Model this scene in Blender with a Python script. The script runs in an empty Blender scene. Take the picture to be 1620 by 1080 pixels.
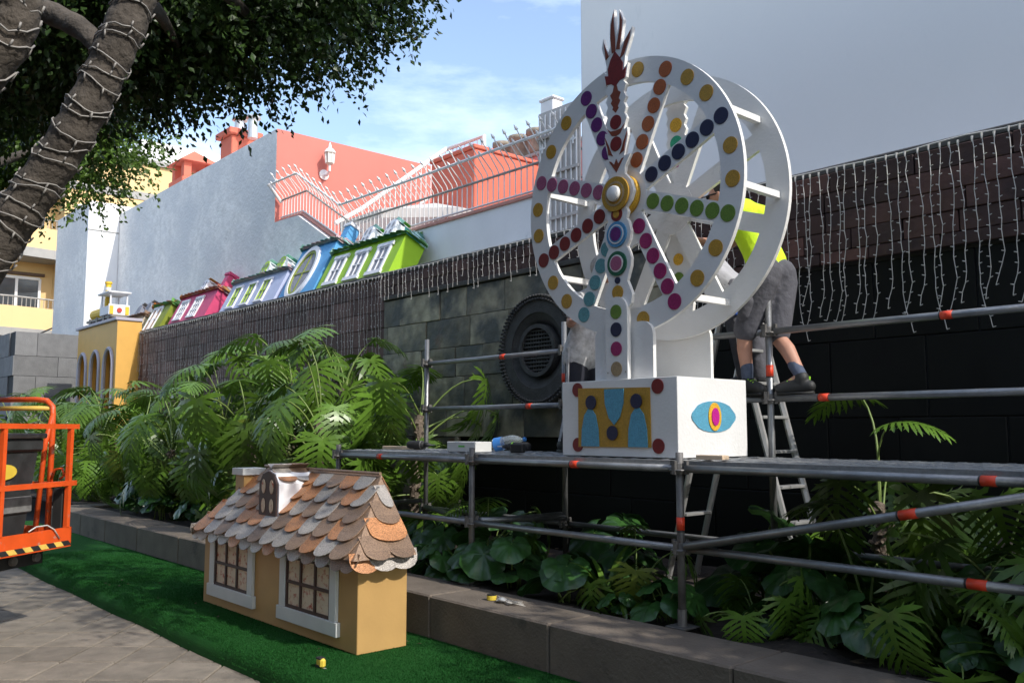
import bpy, math, random
import numpy as np
from mathutils import Vector, Matrix
R = math.radians
random.seed(7); rng = np.random.default_rng(7)
scn = bpy.context.scene
col = scn.collection

# ------------------------------------------------------------------ camera, sky, sun, exposure
cd = bpy.data.cameras.new('camera'); cam = bpy.data.objects.new('camera', cd); col.objects.link(cam)
cam.location = (0, 0, 1.66); cam.rotation_euler = (R(90 + 5.71), 0, R(48.5))
cd.lens = 31.11; cd.sensor_width = 36; cd.clip_end = 2000; cd.clip_start = 0.05
scn.camera = cam
SUN_AZ, SUN_EL = R(8), R(41)          # azimuth measured from +X towards +Y
w = bpy.data.worlds.new('World'); scn.world = w; w.use_nodes = True
nt = w.node_tree; bg = nt.nodes['Background']
sky = nt.nodes.new('ShaderNodeTexSky'); sky.sky_type = 'NISHITA'; sky.sun_disc = False
sky.sun_elevation = SUN_EL; sky.sun_rotation = R(90) - SUN_AZ
sky.air_density = 1.0; sky.dust_density = 1.4; sky.ozone_density = 1.2
tc = nt.nodes.new('ShaderNodeTexCoord'); mp = nt.nodes.new('ShaderNodeMapping'); mp.inputs['Scale'].default_value = (1.6, 1.6, 5.5)
ns = nt.nodes.new('ShaderNodeTexNoise'); ns.inputs['Scale'].default_value = 2.2; ns.inputs['Detail'].default_value = 7; ns.inputs['Roughness'].default_value = .62
rp = nt.nodes.new('ShaderNodeMapRange'); rp.inputs['From Min'].default_value = .46; rp.inputs['From Max'].default_value = .74; rp.inputs['To Min'].default_value = .04; rp.inputs['To Max'].default_value = .42
mx = nt.nodes.new('ShaderNodeMix'); mx.data_type = 'RGBA'
nt.links.new(tc.outputs['Generated'], mp.inputs[0]); nt.links.new(mp.outputs[0], ns.inputs['Vector'])
nt.links.new(ns.outputs['Fac'], rp.inputs['Value']); nt.links.new(rp.outputs[0], mx.inputs[0])
nt.links.new(sky.outputs[0], mx.inputs[6]); mx.inputs[7].default_value = (6.6, 7.2, 8.0, 1)
nt.links.new(mx.outputs[2], bg.inputs['Color']); bg.inputs['Strength'].default_value = 0.15
sd = bpy.data.lights.new('sun', 'SUN'); sd.energy = 2.0; sd.angle = R(.53); sd.color = (1, .955, .88)
so = bpy.data.objects.new('sun', sd); col.objects.link(so)
sv = Vector((math.cos(SUN_EL)*math.cos(SUN_AZ), math.cos(SUN_EL)*math.sin(SUN_AZ), math.sin(SUN_EL)))
so.rotation_euler = sv.to_track_quat('Z', 'Y').to_euler(); so.location = (20, 4, 20)
vs = scn.view_settings; vs.view_transform = 'Standard'; vs.look = 'None'; vs.exposure = 1.0; vs.gamma = 1; vs.use_curve_mapping = False

# ------------------------------------------------------------------ materials
MATS = {}
def mat(name, c, rough=.7, var=.12, scale=6, bump=0., bscale=40, metal=0., rand=0., spec=.5, detail=4, stretch=None, dirt=None, trans=0., coat=0., glit=0., alt=None):
    """procedural: base colour with noise variation, per-object random tone, bump, optional dirt colour"""
    if name in MATS: return MATS[name]
    m = bpy.data.materials.new(name); m.use_nodes = True; t = m.node_tree; N = t.nodes; L = t.links
    b = N['Principled BSDF']; b.inputs['Roughness'].default_value = rough; b.inputs['Metallic'].default_value = metal
    b.inputs['Specular IOR Level'].default_value = spec; b.inputs['Coat Weight'].default_value = coat
    co = N.new('ShaderNodeTexCoord'); src = co.outputs['Object']
    if stretch:
        q = N.new('ShaderNodeMapping'); q.inputs['Scale'].default_value = stretch; L.new(src, q.inputs[0]); src = q.outputs[0]
    if rand:
        oj = N.new('ShaderNodeObjectInfo'); vo_ = N.new('ShaderNodeVectorMath'); vo_.operation = 'SCALE'; vo_.inputs[0].default_value = (37, 61, 23); L.new(oj.outputs['Random'], vo_.inputs['Scale'])
        va = N.new('ShaderNodeVectorMath'); va.operation = 'ADD'; L.new(src, va.inputs[0]); L.new(vo_.outputs[0], va.inputs[1]); src = va.outputs[0]
    n = N.new('ShaderNodeTexNoise'); n.inputs['Scale'].default_value = scale; n.inputs['Detail'].default_value = detail; L.new(src, n.inputs['Vector'])
    r = N.new('ShaderNodeMapRange'); r.inputs['From Min'].default_value = .25; r.inputs['From Max'].default_value = .75
    r.inputs['To Min'].default_value = 1 - var; r.inputs['To Max'].default_value = 1 + var; L.new(n.outputs['Fac'], r.inputs['Value'])
    val = r.outputs[0]
    if rand:
        oi = N.new('ShaderNodeObjectInfo'); r2 = N.new('ShaderNodeMapRange'); r2.inputs['To Min'].default_value = 1 - rand; r2.inputs['To Max'].default_value = 1 + rand
        L.new(oi.outputs['Random'], r2.inputs['Value']); mu = N.new('ShaderNodeMath'); mu.operation = 'MULTIPLY'; L.new(val, mu.inputs[0]); L.new(r2.outputs[0], mu.inputs[1]); val = mu.outputs[0]
    if glit:
        vo = N.new('ShaderNodeTexVoronoi'); vo.inputs['Scale'].default_value = 260; L.new(co.outputs['Object'], vo.inputs['Vector'])
        r3 = N.new('ShaderNodeMapRange'); r3.inputs['To Min'].default_value = 1 - glit; r3.inputs['To Max'].default_value = 1 + glit
        sx = N.new('ShaderNodeSeparateColor'); L.new(vo.outputs['Color'], sx.inputs[0]); L.new(sx.outputs[0], r3.inputs['Value'])
        mu = N.new('ShaderNodeMath'); mu.operation = 'MULTIPLY'; L.new(val, mu.inputs[0]); L.new(r3.outputs[0], mu.inputs[1]); val = mu.outputs[0]
    vm = N.new('ShaderNodeVectorMath'); vm.operation = 'SCALE'; vm.inputs[0].default_value = c[:3]; L.new(val, vm.inputs['Scale'])
    out = vm.outputs[0]
    if alt:   # second tone mixed in by a slow noise
        n3 = N.new('ShaderNodeTexNoise'); n3.inputs['Scale'].default_value = alt[1]; n3.inputs['Detail'].default_value = 5; L.new(src, n3.inputs['Vector'])
        r5 = N.new('ShaderNodeMapRange'); r5.inputs['From Min'].default_value = .42; r5.inputs['From Max'].default_value = .62; L.new(n3.outputs['Fac'], r5.inputs['Value'])
        mi = N.new('ShaderNodeMix'); mi.data_type = 'RGBA'; L.new(r5.outputs[0], mi.inputs[0]); L.new(out, mi.inputs[6]); mi.inputs[7].default_value = (*alt[0], 1); out = mi.outputs[2]
    if dirt:   # (colour, scale, threshold)
        n2 = N.new('ShaderNodeTexNoise'); n2.inputs['Scale'].default_value = dirt[1]; n2.inputs['Detail'].default_value = 8; n2.inputs['Roughness'].default_value = .7; L.new(src, n2.inputs['Vector'])
        r4 = N.new('ShaderNodeMapRange'); r4.inputs['From Min'].default_value = dirt[2]; r4.inputs['From Max'].default_value = dirt[2] + .12; L.new(n2.outputs['Fac'], r4.inputs['Value'])
        mi = N.new('ShaderNodeMix'); mi.data_type = 'RGBA'; L.new(r4.outputs[0], mi.inputs[0]); L.new(out, mi.inputs[6]); mi.inputs[7].default_value = (*dirt[0], 1); out = mi.outputs[2]
    L.new(out, b.inputs['Base Color'])
    if bump:
        nb = N.new('ShaderNodeTexNoise'); nb.inputs['Scale'].default_value = bscale; nb.inputs['Detail'].default_value = 6; L.new(src, nb.inputs['Vector'])
        bu = N.new('ShaderNodeBump'); bu.inputs['Strength'].default_value = bump; bu.inputs['Distance'].default_value = .02; L.new(nb.outputs['Fac'], bu.inputs['Height']); L.new(bu.outputs[0], b.inputs['Normal'])
    if trans: 
        tr = N.new('ShaderNodeBsdfTranslucent'); L.new(out, tr.inputs['Color']); ms = N.new('ShaderNodeMixShader'); ms.inputs[0].default_value = trans
        L.new(b.outputs[0], ms.inputs[1]); L.new(tr.outputs[0], ms.inputs[2]); L.new(ms.outputs[0], N['Material Output'].inputs['Surface'])
    MATS[name] = m; return m
def glass(name, c=(.8, .9, .9), rough=.05, trans=.9):
    if name in MATS: return MATS[name]
    m = bpy.data.materials.new(name); m.use_nodes = True; b = m.node_tree.nodes['Principled BSDF']
    b.inputs['Base Color'].default_value = (*c, 1); b.inputs['Roughness'].default_value = rough; b.inputs['Transmission Weight'].default_value = trans; b.inputs['IOR'].default_value = 1.2
    MATS[name] = m; return m
M = dict(
 white=mat('white paint', (.74, .735, .72), .42, .05, 3, .12, 45, alt=((.69, .685, .67), 2.2), dirt=((.56, .53, .49), 7, .7)),
 wedge=mat('white painted edge', (.8, .79, .76), .5, .08, 20),
 stucco=mat('grey white stucco', (.9, .87, .83), .9, .15, 6, .9, 17, detail=10, alt=((.76, .75, .74), .7), dirt=((.34, .34, .35), 3.2, .7)),
 plaster=mat('smooth lavender white plaster', (.9, .865, .83), .85, .05, .9, .1, 24, detail=10, alt=((.85, .82, .79), .35), dirt=((.76, .735, .71), 1.1, .64), stretch=(1, 1, .4)),
 lowwall=mat('weathered white wall', (.84, .825, .81), .9, .06, 2, .15, 30, dirt=((.3, .32, .34), .9, .68), stretch=(1, 1, .5)),
 pink=mat('salmon pink render', (.56, .18, .14), .85, .05, 1.5, .08, 50),
 redpink=mat('red terracotta render', (.63, .16, .1), .85, .06, 2, .08, 50),
 darkpink=mat('dusty pink render', (.6, .24, .22), .85, .06, 2, .08, 50),
 yellow=mat('pale yellow render', (.74, .53, .26), .85, .04, .8),
 band=mat('grey stone band', (.36, .35, .33), .85, .1, 4),
 roofwhite=mat('white roof parapet', (.82, .82, .82), .8, .03, 1),
 grey_stone=mat('dark grey ashlar', (.17, .17, .17), .85, .16, 5, .3, 40, rand=.14),
 joint=mat('dark mortar joint', (.05, .05, .048), .95, .1, 10),
 slate=mat('rough slate', (.31, .275, .19), .65, .6, 4.5, 1.0, 8, rand=.5, detail=12, alt=((.085, .09, .082), 2.4), dirt=((.15, .062, .04), 1.5, .585)),
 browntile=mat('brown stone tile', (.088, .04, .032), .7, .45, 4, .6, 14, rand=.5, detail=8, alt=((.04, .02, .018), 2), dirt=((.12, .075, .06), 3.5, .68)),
 pinktile=mat('pinkish brown stone tile', (.17, .095, .08), .75, .4, 4, .6, 14, rand=.4, detail=8, alt=((.1, .055, .048), 2)),
 coping=mat('dark wet coping', (.07, .065, .058), .7, .3, 5, .4, 30),
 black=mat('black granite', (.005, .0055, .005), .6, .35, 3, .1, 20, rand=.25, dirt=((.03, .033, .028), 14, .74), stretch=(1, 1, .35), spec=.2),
 carved=mat('dark carved basalt', (.06, .06, .058), .8, .3, 9, .4, 40),
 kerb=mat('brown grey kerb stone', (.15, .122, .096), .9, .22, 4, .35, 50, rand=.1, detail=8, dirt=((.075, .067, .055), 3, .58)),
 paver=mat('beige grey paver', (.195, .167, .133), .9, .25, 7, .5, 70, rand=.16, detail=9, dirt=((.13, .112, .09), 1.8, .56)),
 groundm=mat('dusty paving ground', (.035, .03, .026), .95, .2, 3, .3, 30),
 soil=mat('dark soil', (.035, .026, .02), .95, .5, 12, .9, 24),
 carpet=mat('green artificial turf', (.02, .12, .022), .95, .35, 160, 1.0, 260, spec=.15, dirt=((.013, .078, .015), 2.2, .56)),
 steel=mat('galvanised steel', (.25, .255, .26), .42, .22, 9, .12, 60, metal=.65, dirt=((.2, .19, .18), 7, .62)),
 oldsteel=mat('dirty galvanised steel', (.17, .163, .155), .55, .35, 12, .2, 60, metal=.5, dirt=((.17, .11, .08), 9, .6)),
 deck=mat('perforated steel deck', (.28, .285, .285), .5, .2, 30, .2, 60, metal=.5),
 tape=mat('red orange tape', (.75, .06, .02), .5, .1, 20),
 tapeblack=mat('tape print', (.03, .02, .02), .5, .1, 20),
 alu=mat('aluminium', (.55, .55, .54), .4, .1, 10, metal=.6, dirt=((.4, .25, .18), 6, .62)),
 railw=mat('white painted iron', (.8, .78, .75), .55, .08, 10),
 railg=mat('weathered grey iron', (.36, .34, .31), .7, .3, 12),
 cable=mat('pale plastic cable', (.55, .53, .5), .5, .1, 10),
 trunkcable=mat('grey plastic cable', (.26, .245, .225), .55, .15, 10),
 canvas=mat('white parasol canvas', (.8, .77, .72), .9, .05, 3, trans=.3),
 orange=mat('orange lift paint', (.68, .085, .012), .5, .14, 6, .05, 40, dirt=((.36, .27, .22), 9, .6)),
 stripey=mat('hazard yellow', (.75, .5, .1), .6, .12, 10), blackp=mat('black rubber', (.018, .018, .018), .7, .3, 10),
 bin=mat('scuffed black plastic', (.03, .032, .033), .5, .4, 8, .1, 30, dirt=((.15, .15, .15), 5, .6)),
 binpale=mat('dusty grey plastic', (.16, .16, .155), .7, .4, 14),
 sticker=mat('yellow sticker', (.7, .52, .06), .5, .1, 10),
 wood=mat('pale pine wood', (.62, .47, .32), .7, .15, 5, stretch=(1, 8, 8)),
 carton=mat('white carton', (.62, .62, .6), .7, .05, 5), greenp=mat('green print', (.1, .5, .06), .5, .1, 10),
 bark=mat('ficus bark', (.08, .067, .054), .95, .4, 7, 1.0, 22, detail=9, dirt=((.06, .05, .042), 5, .56)),
 palmbark=mat('scarred stem bark', (.16, .125, .095), .95, .4, 16, .8, 40),
 leaf=mat('philodendron leaf', (.085, .165, .02), .33, .28, 6, rand=.42, trans=.2, spec=.5),
 leafy=mat('yellowing philodendron leaf', (.15, .2, .025), .45, .3, 5, rand=.3, trans=.28, dirt=((.2, .12, .04), 7, .6)),
 stem=mat('pale green petiole', (.17, .24, .06), .5, .15, 6),
 round=mat('round glossy leaf', (.035, .1, .022), .3, .3, 14, .25, 26, rand=.3, trans=.18),
 ficus=mat('ficus leaf', (.035, .07, .014), .4, .35, 1.5, trans=.22, spec=.4),
 ficus2=mat('sunlit ficus leaf', (.085, .15, .02), .4, .35, 1.5, trans=.3, spec=.4),
 skin=mat('skin', (.5, .26, .18), .55, .08, 14), hairg=mat('grey hair', (.33, .32, .31), .9, .2, 60), hairb=mat('dark hair', (.03, .024, .02), .85, .2, 60),
 hivis=mat('neon yellow cloth', (.58, .84, .02), .8, .12, 7, 1., 9), shirtw=mat('white printed cotton', (.55, .55, .56), .9, .3, 26, .8, 12), shirtg=mat('grey cotton', (.4, .4, .42), .9, .1, 14, .9, 10),
 shorts=mat('grey work cotton', (.09, .09, .105), .9, .2, 8, 1., 11), navy=mat('navy cloth', (.018, .02, .032), .85, .15, 8), sock=mat('blue grey sock', (.08, .1, .15), .95, .2, 30),
 shoe=mat('black shoe', (.02, .021, .021), .6, .3, 14), lime=mat('lime trim', (.35, .8, .03), .6, .1, 10),
 bottle=glass('bottle plastic', (.85, .93, .95), .08, .85), blue_label=mat('blue label', (.05, .22, .6), .5, .1, 10),
 litter=mat('dry fallen leaf', (.09, .06, .035), .8, .4, 20, rand=.3),
 pane=mat('window dark pane', (.05, .06, .07), .12, .3, 2), winwhite=mat('white window frame', (.75, .75, .75), .5, .04, 5),
)
def dotm(n, c): return mat('glitter ' + n, tuple(q*.85 for q in c), .55, .06, 20, metal=0, glit=.28, spec=.5)
G = dict(gold=dotm('gold', (.5, .28, .03)), red=dotm('dark red', (.2, .012, .012)), orange=dotm('orange', (.42, .1, .02)), purple=dotm('purple', (.13, .015, .16)), pinkd=dotm('dusty pink', (.38, .1, .2)),
 navy=dotm('navy', (.012, .016, .06)), green=dotm('green', (.14, .25, .03)), magenta=dotm('magenta', (.33, .012, .12)), teal=dotm('teal', (.12, .33, .36)), blue=dotm('blue', (.1, .35, .5)), tan=dotm('tan', (.4, .29, .16)),
 rust=dotm('rust red', (.24, .05, .02)), emerald=dotm('emerald', (.02, .4, .22)), dgreen=dotm('dark green', (.01, .12, .06)), yellow=dotm('yellow', (.75, .42, .03)), cyan=dotm('cyan', (.08, .3, .55)), hot=dotm('hot pink', (.5, .01, .25)))

# ------------------------------------------------------------------ mesh helpers
class MB:
    def __init__(s): s.v = []; s.f = []; s.m = []
    def add(s, vs, fs, mi=0):
        o = len(s.v); s.v += [tuple(p) for p in vs]; s.f += [tuple(i + o for i in q) for q in fs]; s.m += [mi]*len(fs); return s
    def box(s, x0, x1, y0, y1, z0, z1, mi=0):
        return s.add([(x0,y0,z0),(x1,y0,z0),(x1,y1,z0),(x0,y1,z0),(x0,y0,z1),(x1,y0,z1),(x1,y1,z1),(x0,y1,z1)],
                     [(0,3,2,1),(4,5,6,7),(0,1,5,4),(1,2,6,5),(2,3,7,6),(3,0,4,7)], mi)
    def bbox(s, x0, x1, y0, y1, z0, z1, b=.01, mi=0):
        """box with chamfered edges"""
        X, Y, Z = (x0, x1), (y0, y1), (z0, z1); vs = []; idx = {}
        for i in (0,1):
            for j in (0,1):
                for k in (0,1):
                    for ax in range(3):
                        p = [X[i], Y[j], Z[k]]; sg = [1-2*i, 1-2*j, 1-2*k]
                        for a in range(3):
                            if a != ax: p[a] += sg[a]*b
                        idx[i,j,k,ax] = len(vs); vs.append(p)
        fs = []
        for ax in range(3):
            a, c = [q for q in range(3) if q != ax]
            for s_ in (0,1):
                q = []
                for (u, v_) in ((0,0),(1,0),(1,1),(0,1)):
                    t = [0,0,0]; t[ax] = s_; t[a] = u; t[c] = v_; q.append(idx[t[0],t[1],t[2],ax])
                fs.append(q)
        for ax in range(3):
            a, c = [q for q in range(3) if q != ax]
            for u in (0,1):
                for v_ in (0,1):
                    t0 = [0,0,0]; t1 = [0,0,0]; t1[ax] = 1
                    for t in (t0, t1): t[a] = u; t[c] = v_
                    fs.append([idx[(*t0, a)], idx[(*t0, c)], idx[(*t1, c)], idx[(*t1, a)]])
        for i in (0,1):
            for j in (0,1):
                for k in (0,1): fs.append([idx[i,j,k,0], idx[i,j,k,1], idx[i,j,k,2]])
        return s.add(vs, fs, mi)
    def tube(s, pts, r, n=8, mi=0, caps=True):
        pts = [Vector(p) for p in pts]; k = len(pts); rs = r if isinstance(r, (list, tuple)) else [r]*k
        d0 = (pts[1]-pts[0]).normalized(); up = Vector((0,0,1)) if abs(d0.z) < .9 else Vector((1,0,0)); a = d0.cross(up).normalized()
        vs = []
        for i, p in enumerate(pts):
            d = (pts[min(i+1,k-1)]-pts[max(i-1,0)]).normalized(); a = (a - d*a.dot(d)).normalized(); b = d.cross(a)
            for j in range(n):
                t = 2*math.pi*j/n; vs.append(p + (a*math.cos(t)+b*math.sin(t))*rs[i])
        fs = [(i*n+j, i*n+(j+1)%n, (i+1)*n+(j+1)%n, (i+1)*n+j) for i in range(k-1) for j in range(n)]
        if caps: fs += [tuple(range(n))[::-1], tuple(range((k-1)*n, k*n))]
        return s.add(vs, fs, mi)
    def extr(s, poly, T, d, mi=0, mi_side=None, hole=None):
        """extrude 2-D polygon: T maps (u,v,w) to space, w from 0 to d"""
        n = len(poly); vs = [T(u, v, 0) for u, v in poly] + [T(u, v, d) for u, v in poly]
        if mi_side is None: mi_side = mi
        s.add(vs, [tuple(range(n))[::-1], tuple(range(n, 2*n))], mi)
        o = len(s.v) - 2*n; fs = [(o+i, o+(i+1)%n, o+n+(i+1)%n, o+n+i) for i in range(n)]
        s.f += fs; s.m += [mi_side]*n; return s
    def ring(s, T, r0, r1, d, n=64, mi=0, mi_side=None):
        if mi_side is None: mi_side = mi
        vs = []
        for w_ in (0, d):
            for r in (r0, r1):
                for i in range(n):
                    t = 2*math.pi*i/n; vs.append(T(r*math.cos(t), r*math.sin(t), w_))
        q = lambda a, b: [(a*n+i, a*n+(i+1)%n, b*n+(i+1)%n, b*n+i) for i in range(n)]
        o = len(s.v); s.add(vs, q(0,1)+q(3,2), mi); fs = q(1,3)+q(2,0); s.f += [tuple(i+o for i in f) for f in fs]; s.m += [mi_side]*len(fs); return s
    def lathe(s, prof, c=(0,0,0), n=16, mi=0, axis='z', caps=True):
        vs = []
        for r, z in prof:
            for i in range(n):
                t = 2*math.pi*i/n; p = (r*math.cos(t), r*math.sin(t), z)
                if axis == 'y': p = (p[0], p[2], p[1])
                vs.append((p[0]+c[0], p[1]+c[1], p[2]+c[2]))
        k = len(prof); fs = [(i*n+j, i*n+(j+1)%n, (i+1)*n+(j+1)%n, (i+1)*n+j) for i in range(k-1) for j in range(n)]
        if caps: fs += [tuple(range(n))[::-1], tuple(range((k-1)*n, k*n))]
        return s.add(vs, fs, mi)
    def mesh(s, name, mats, smooth=False):
        me = bpy.data.meshes.new(name); me.from_pydata(s.v, [], s.f)
        for m in (mats if isinstance(mats, (list, tuple)) else [mats]): me.materials.append(m)
        if len(me.materials) > 1: me.polygons.foreach_set('material_index', s.m)
        if smooth: me.polygons.foreach_set('use_smooth', [True]*len(s.f))
        me.update(); return me
def ob(name, data, parent=None, label=None, cat=None, group=None, kind=None):
    o = bpy.data.objects.new(name, data); col.objects.link(o)
    if parent is not None: o.parent = parent
    if label: o['label'] = label
    if cat: o['category'] = cat
    if group: o['group'] = group
    if kind: o['kind'] = kind
    return o
def root_of(o):
    while o.parent: o = o.parent
    return o
def thing(name, loc, label, cat, group=None, rot=(0,0,0)):
    o = ob(name, None, None, label, cat, group); o.location = loc; o.rotation_euler = rot; o.empty_display_size = .1; return o
def part(name, mb, mats, parent, smooth=False, local=False, label=None, kind=None):
    """world-space geometry put under an unrotated thing (or local geometry)"""
    if not local:
        L = root_of(parent).location; mb.v = [(p[0]-L[0], p[1]-L[1], p[2]-L[2]) for p in mb.v]
    return ob(name, mb.mesh(name, mats, smooth), parent, label, None, None, kind)
def solo(name, mb, mats, label=None, cat=None, group=None, kind=None, smooth=False):
    c = np.array(mb.v); b = ((c[:,0].min()+c[:,0].max())/2, (c[:,1].min()+c[:,1].max())/2, c[:,2].min())
    mb.v = [(p[0]-b[0], p[1]-b[1], p[2]-b[2]) for p in mb.v]; o = ob(name, mb.mesh(name, mats, smooth), None, label, cat, group, kind); o.location = b; return o
def piece(name, me, parent, loc, rot=None, scale=None):
    o = ob(name, me, parent); o.location = loc
    if rot is not None: o.rotation_euler = rot
    if scale is not None: o.scale = scale
    return o
def XZ(cx, y, cz): return lambda u, v, w_: (cx+u, y+w_, cz+v)       # plane facing -Y, extrude to +Y
def circ(r, n=24, c=(0,0), sx=1): return [(c[0]+r*sx*math.cos(2*math.pi*i/n), c[1]+r*math.sin(2*math.pi*i/n)) for i in range(n)]
def V(*a): return Vector(a)

# ------------------------------------------------------------------ setting: ground, pavers, carpet, soil
g = ob('ground', MB().add([(-300,-300,-.03),(300,-300,-.03),(300,300,-.03),(-300,300,-.03)], [(0,1,2,3)]).mesh('ground', M['groundm']), kind='structure')
yaw = R(48.5); Rv = V(math.cos(yaw), math.sin(yaw), 0); Fv = V(-math.sin(yaw), math.cos(yaw), 0)
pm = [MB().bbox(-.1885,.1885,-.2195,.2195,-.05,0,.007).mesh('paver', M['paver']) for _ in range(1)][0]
for i in range(-19, 4):
    for j in range(8, 27):
        c = Rv*(-2.41 + .39*(i+6) + .195) + Fv*(6.456 + .4535*(j-12) + .2265)
        if c.y > 2.9 or c.y < -1.2 or c.x > -1.5: continue
        q = piece('paver', pm, g, (c.x, c.y, .03 + random.uniform(-.002, .002)), (random.uniform(-.004,.004), random.uniform(-.004,.004), yaw))
# fallen leaves
mb = MB()
for i in range(90):
    c = Rv*random.uniform(-5.6, -1.9) + Fv*random.uniform(5.6, 10.5)
    if c.y > 2.6: continue
    a = random.uniform(0, 6.3); s = random.uniform(.012, .028); z = .006
    d = V(math.cos(a), math.sin(a), 0); e = V(-math.sin(a), math.cos(a), 0)
    mb.add([c-d*s*1.6+V(0,0,z), c+e*s*.6+V(0,0,z+.006), c+d*s*1.6+V(0,0,z+.003), c-e*s*.6+V(0,0,z+.008)], [(0,1,2,3)])
for i in range(26):
    x = random.uniform(-9.5, -4); y = random.uniform(2.85, 3.8); a = random.uniform(0, 6.3); s = random.uniform(.008, .018); c = V(x, y, .168)
    d = V(math.cos(a), math.sin(a), 0); e = V(-math.sin(a), math.cos(a), 0)
    mb.add([c-d*s*1.6, c+e*s*.6+V(0,0,.005), c+d*s*1.6+V(0,0,.003), c-e*s*.6+V(0,0,.006)], [(0,1,2,3)])
ob('fallen_leaves', mb.mesh('fallen_leaves', M['litter']), label='dry brown leaf litter scattered on the pavers and green carpet', cat='leaf litter', kind='stuff')
# green carpet step with rounded front edge
mb = MB(); prof = [(3.93,.16)] + [(2.80-.09*math.sin(t)+0, .07+.09*math.cos(t)) for t in [0, .4, .8, 1.2, 1.5]] + [(2.70, .0)]
for s0, s1 in ((-16.5, -9.72), (-9.715, 1.5)):
    n = 24; xs = [s0+(s1-s0)*i/n for i in range(n+1)]; vs = []
    for x in xs:
        for (y, z) in prof: vs.append((x, y + .012*math.sin(x*3.1)*(z < .15), z + .003*math.sin(x*5+y*7)))
    k = len(prof); mb.add(vs, [(i*k+j, (i+1)*k+j, (i+1)*k+j+1, i*k+j+1) for i in range(n) for j in range(k-1)])
ob('carpet_step', mb.mesh('carpet_step', M['carpet'], True), kind='structure')
nb = 110000; bx_ = -12 + 9.2*rng.random(nb)**.8; by_ = 2.70 + 1.22*rng.random(nb); bz_ = np.where(by_ > 2.8, .158, .07+.09*np.sqrt(np.clip(1-((2.8-by_)/.09)**2, 0, 1)))
ba = rng.random(nb)*6.283; bw = .0035*np.stack([np.cos(ba), np.sin(ba), 0*ba], 1); bt = np.stack([rng.normal(0,.006,nb), rng.normal(-.002,.006,nb), rng.uniform(.008,.017,nb)], 1)
bp = np.stack([bx_, by_, bz_], 1); vv = np.stack([bp-bw, bp+bw, bp+bt], 1).reshape(-1,3)
me = bpy.data.meshes.new('turf_pile'); me.vertices.add(nb*3); me.vertices.foreach_set('co', vv.ravel().astype(np.float32)); me.loops.add(nb*3); me.loops.foreach_set('vertex_index', np.arange(nb*3, dtype=np.int32))
me.polygons.add(nb); me.polygons.foreach_set('loop_start', (np.arange(nb)*3).astype(np.int32)); me.update(calc_edges=True); me.materials.append(M['carpet'])
ob('turf_pile', me, label='short green fibres of the artificial turf carpet', cat='turf', kind='stuff')
mb = MB(); nx, ny = 90, 12; vs = []
for i in range(nx+1):
    for j in range(ny+1):
        x = -24 + 27*i/nx; y = 4.38 + 2.5*j/ny; vs.append((x, y, .42 + .03*math.sin(x*2.3+y*3)+.02*math.sin(x*7.1-y*5)))
mb.add(vs, [(i*(ny+1)+j, (i+1)*(ny+1)+j, (i+1)*(ny+1)+j+1, i*(ny+1)+j+1) for i in range(nx) for j in range(ny)])
ob('planter_soil', mb.mesh('planter_soil', M['soil'], True), kind='structure')
# planter kerb of stone lengths
kb = thing('planter_kerb', (-6, 4.15, 0), 'low brown stone kerb along the planting bed behind the green carpet', 'kerb')
x = -15.2; i = 0
lens = [1.35, 1.1, 1.25]
while x < 2:
    l = lens[i % 3]; i += 1
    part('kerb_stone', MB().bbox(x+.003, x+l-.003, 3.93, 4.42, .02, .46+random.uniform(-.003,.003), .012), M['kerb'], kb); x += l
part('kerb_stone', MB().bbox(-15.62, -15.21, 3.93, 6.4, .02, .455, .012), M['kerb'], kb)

# ------------------------------------------------------------------ back wall: three stretches with tiles
WY = 6.8; WT = 3.78
tile_cache = {}
def tilemesh(w_, h, d, m, key):
    k = (round(w_,3), round(h,3), d, m.name, key)
    if k not in tile_cache: tile_cache[k] = MB().bbox(0, w_, -d, 0, 0, h, .006).mesh('tile', m)
    return tile_cache[k]
def tiles(parent, name, x0, x1, z0, z1, tw, th, m, y, d, jit=.004, lap=0.):
    L = parent.location; r = 0; z = z1
    while z - .02 > z0:
        h = min(th, z - z0); x = x0 - (tw*.5 if r % 2 else 0) - random.choice([0, .2, .35])*tw
        while x < x1:
            tw_ = tw*random.choice([.75, 1, 1, 1.25]); a = max(x, x0); b = min(x+tw_, x1)
            if b - a > .05:
                o = piece(name, tilemesh(round(b-a-.006, 2), h-.005, d, m, 0), parent, (a-L[0], y-L[1]-random.uniform(0, jit), z-h-L[2]))
                if lap: o.rotation_euler = (-lap, 0, 0)
            x += tw_
        z -= h; r += 1
def cable_coping(t, x0, x1):
    part('coping', MB().bbox(x0, x1, WY-.05, WY+.1, WT, WT+.07, .012), M['coping'], t)
# left brown tiled stretch
wl = thing('garden_wall', (-15.2, 6.95, .4), 'brown tiled garden wall under the row of small coloured houses', 'wall')
part('core', MB().box(-20.3, -10.32, WY, WY+.2, .3, WT), M['joint'], wl); cable_coping(wl, -20.3, -10.3)
tiles(wl, 'brown_tile', -20.3, -10.32, .95, WT, .62, .235, M['pinktile'], WY-.002, .03, .012)
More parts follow.
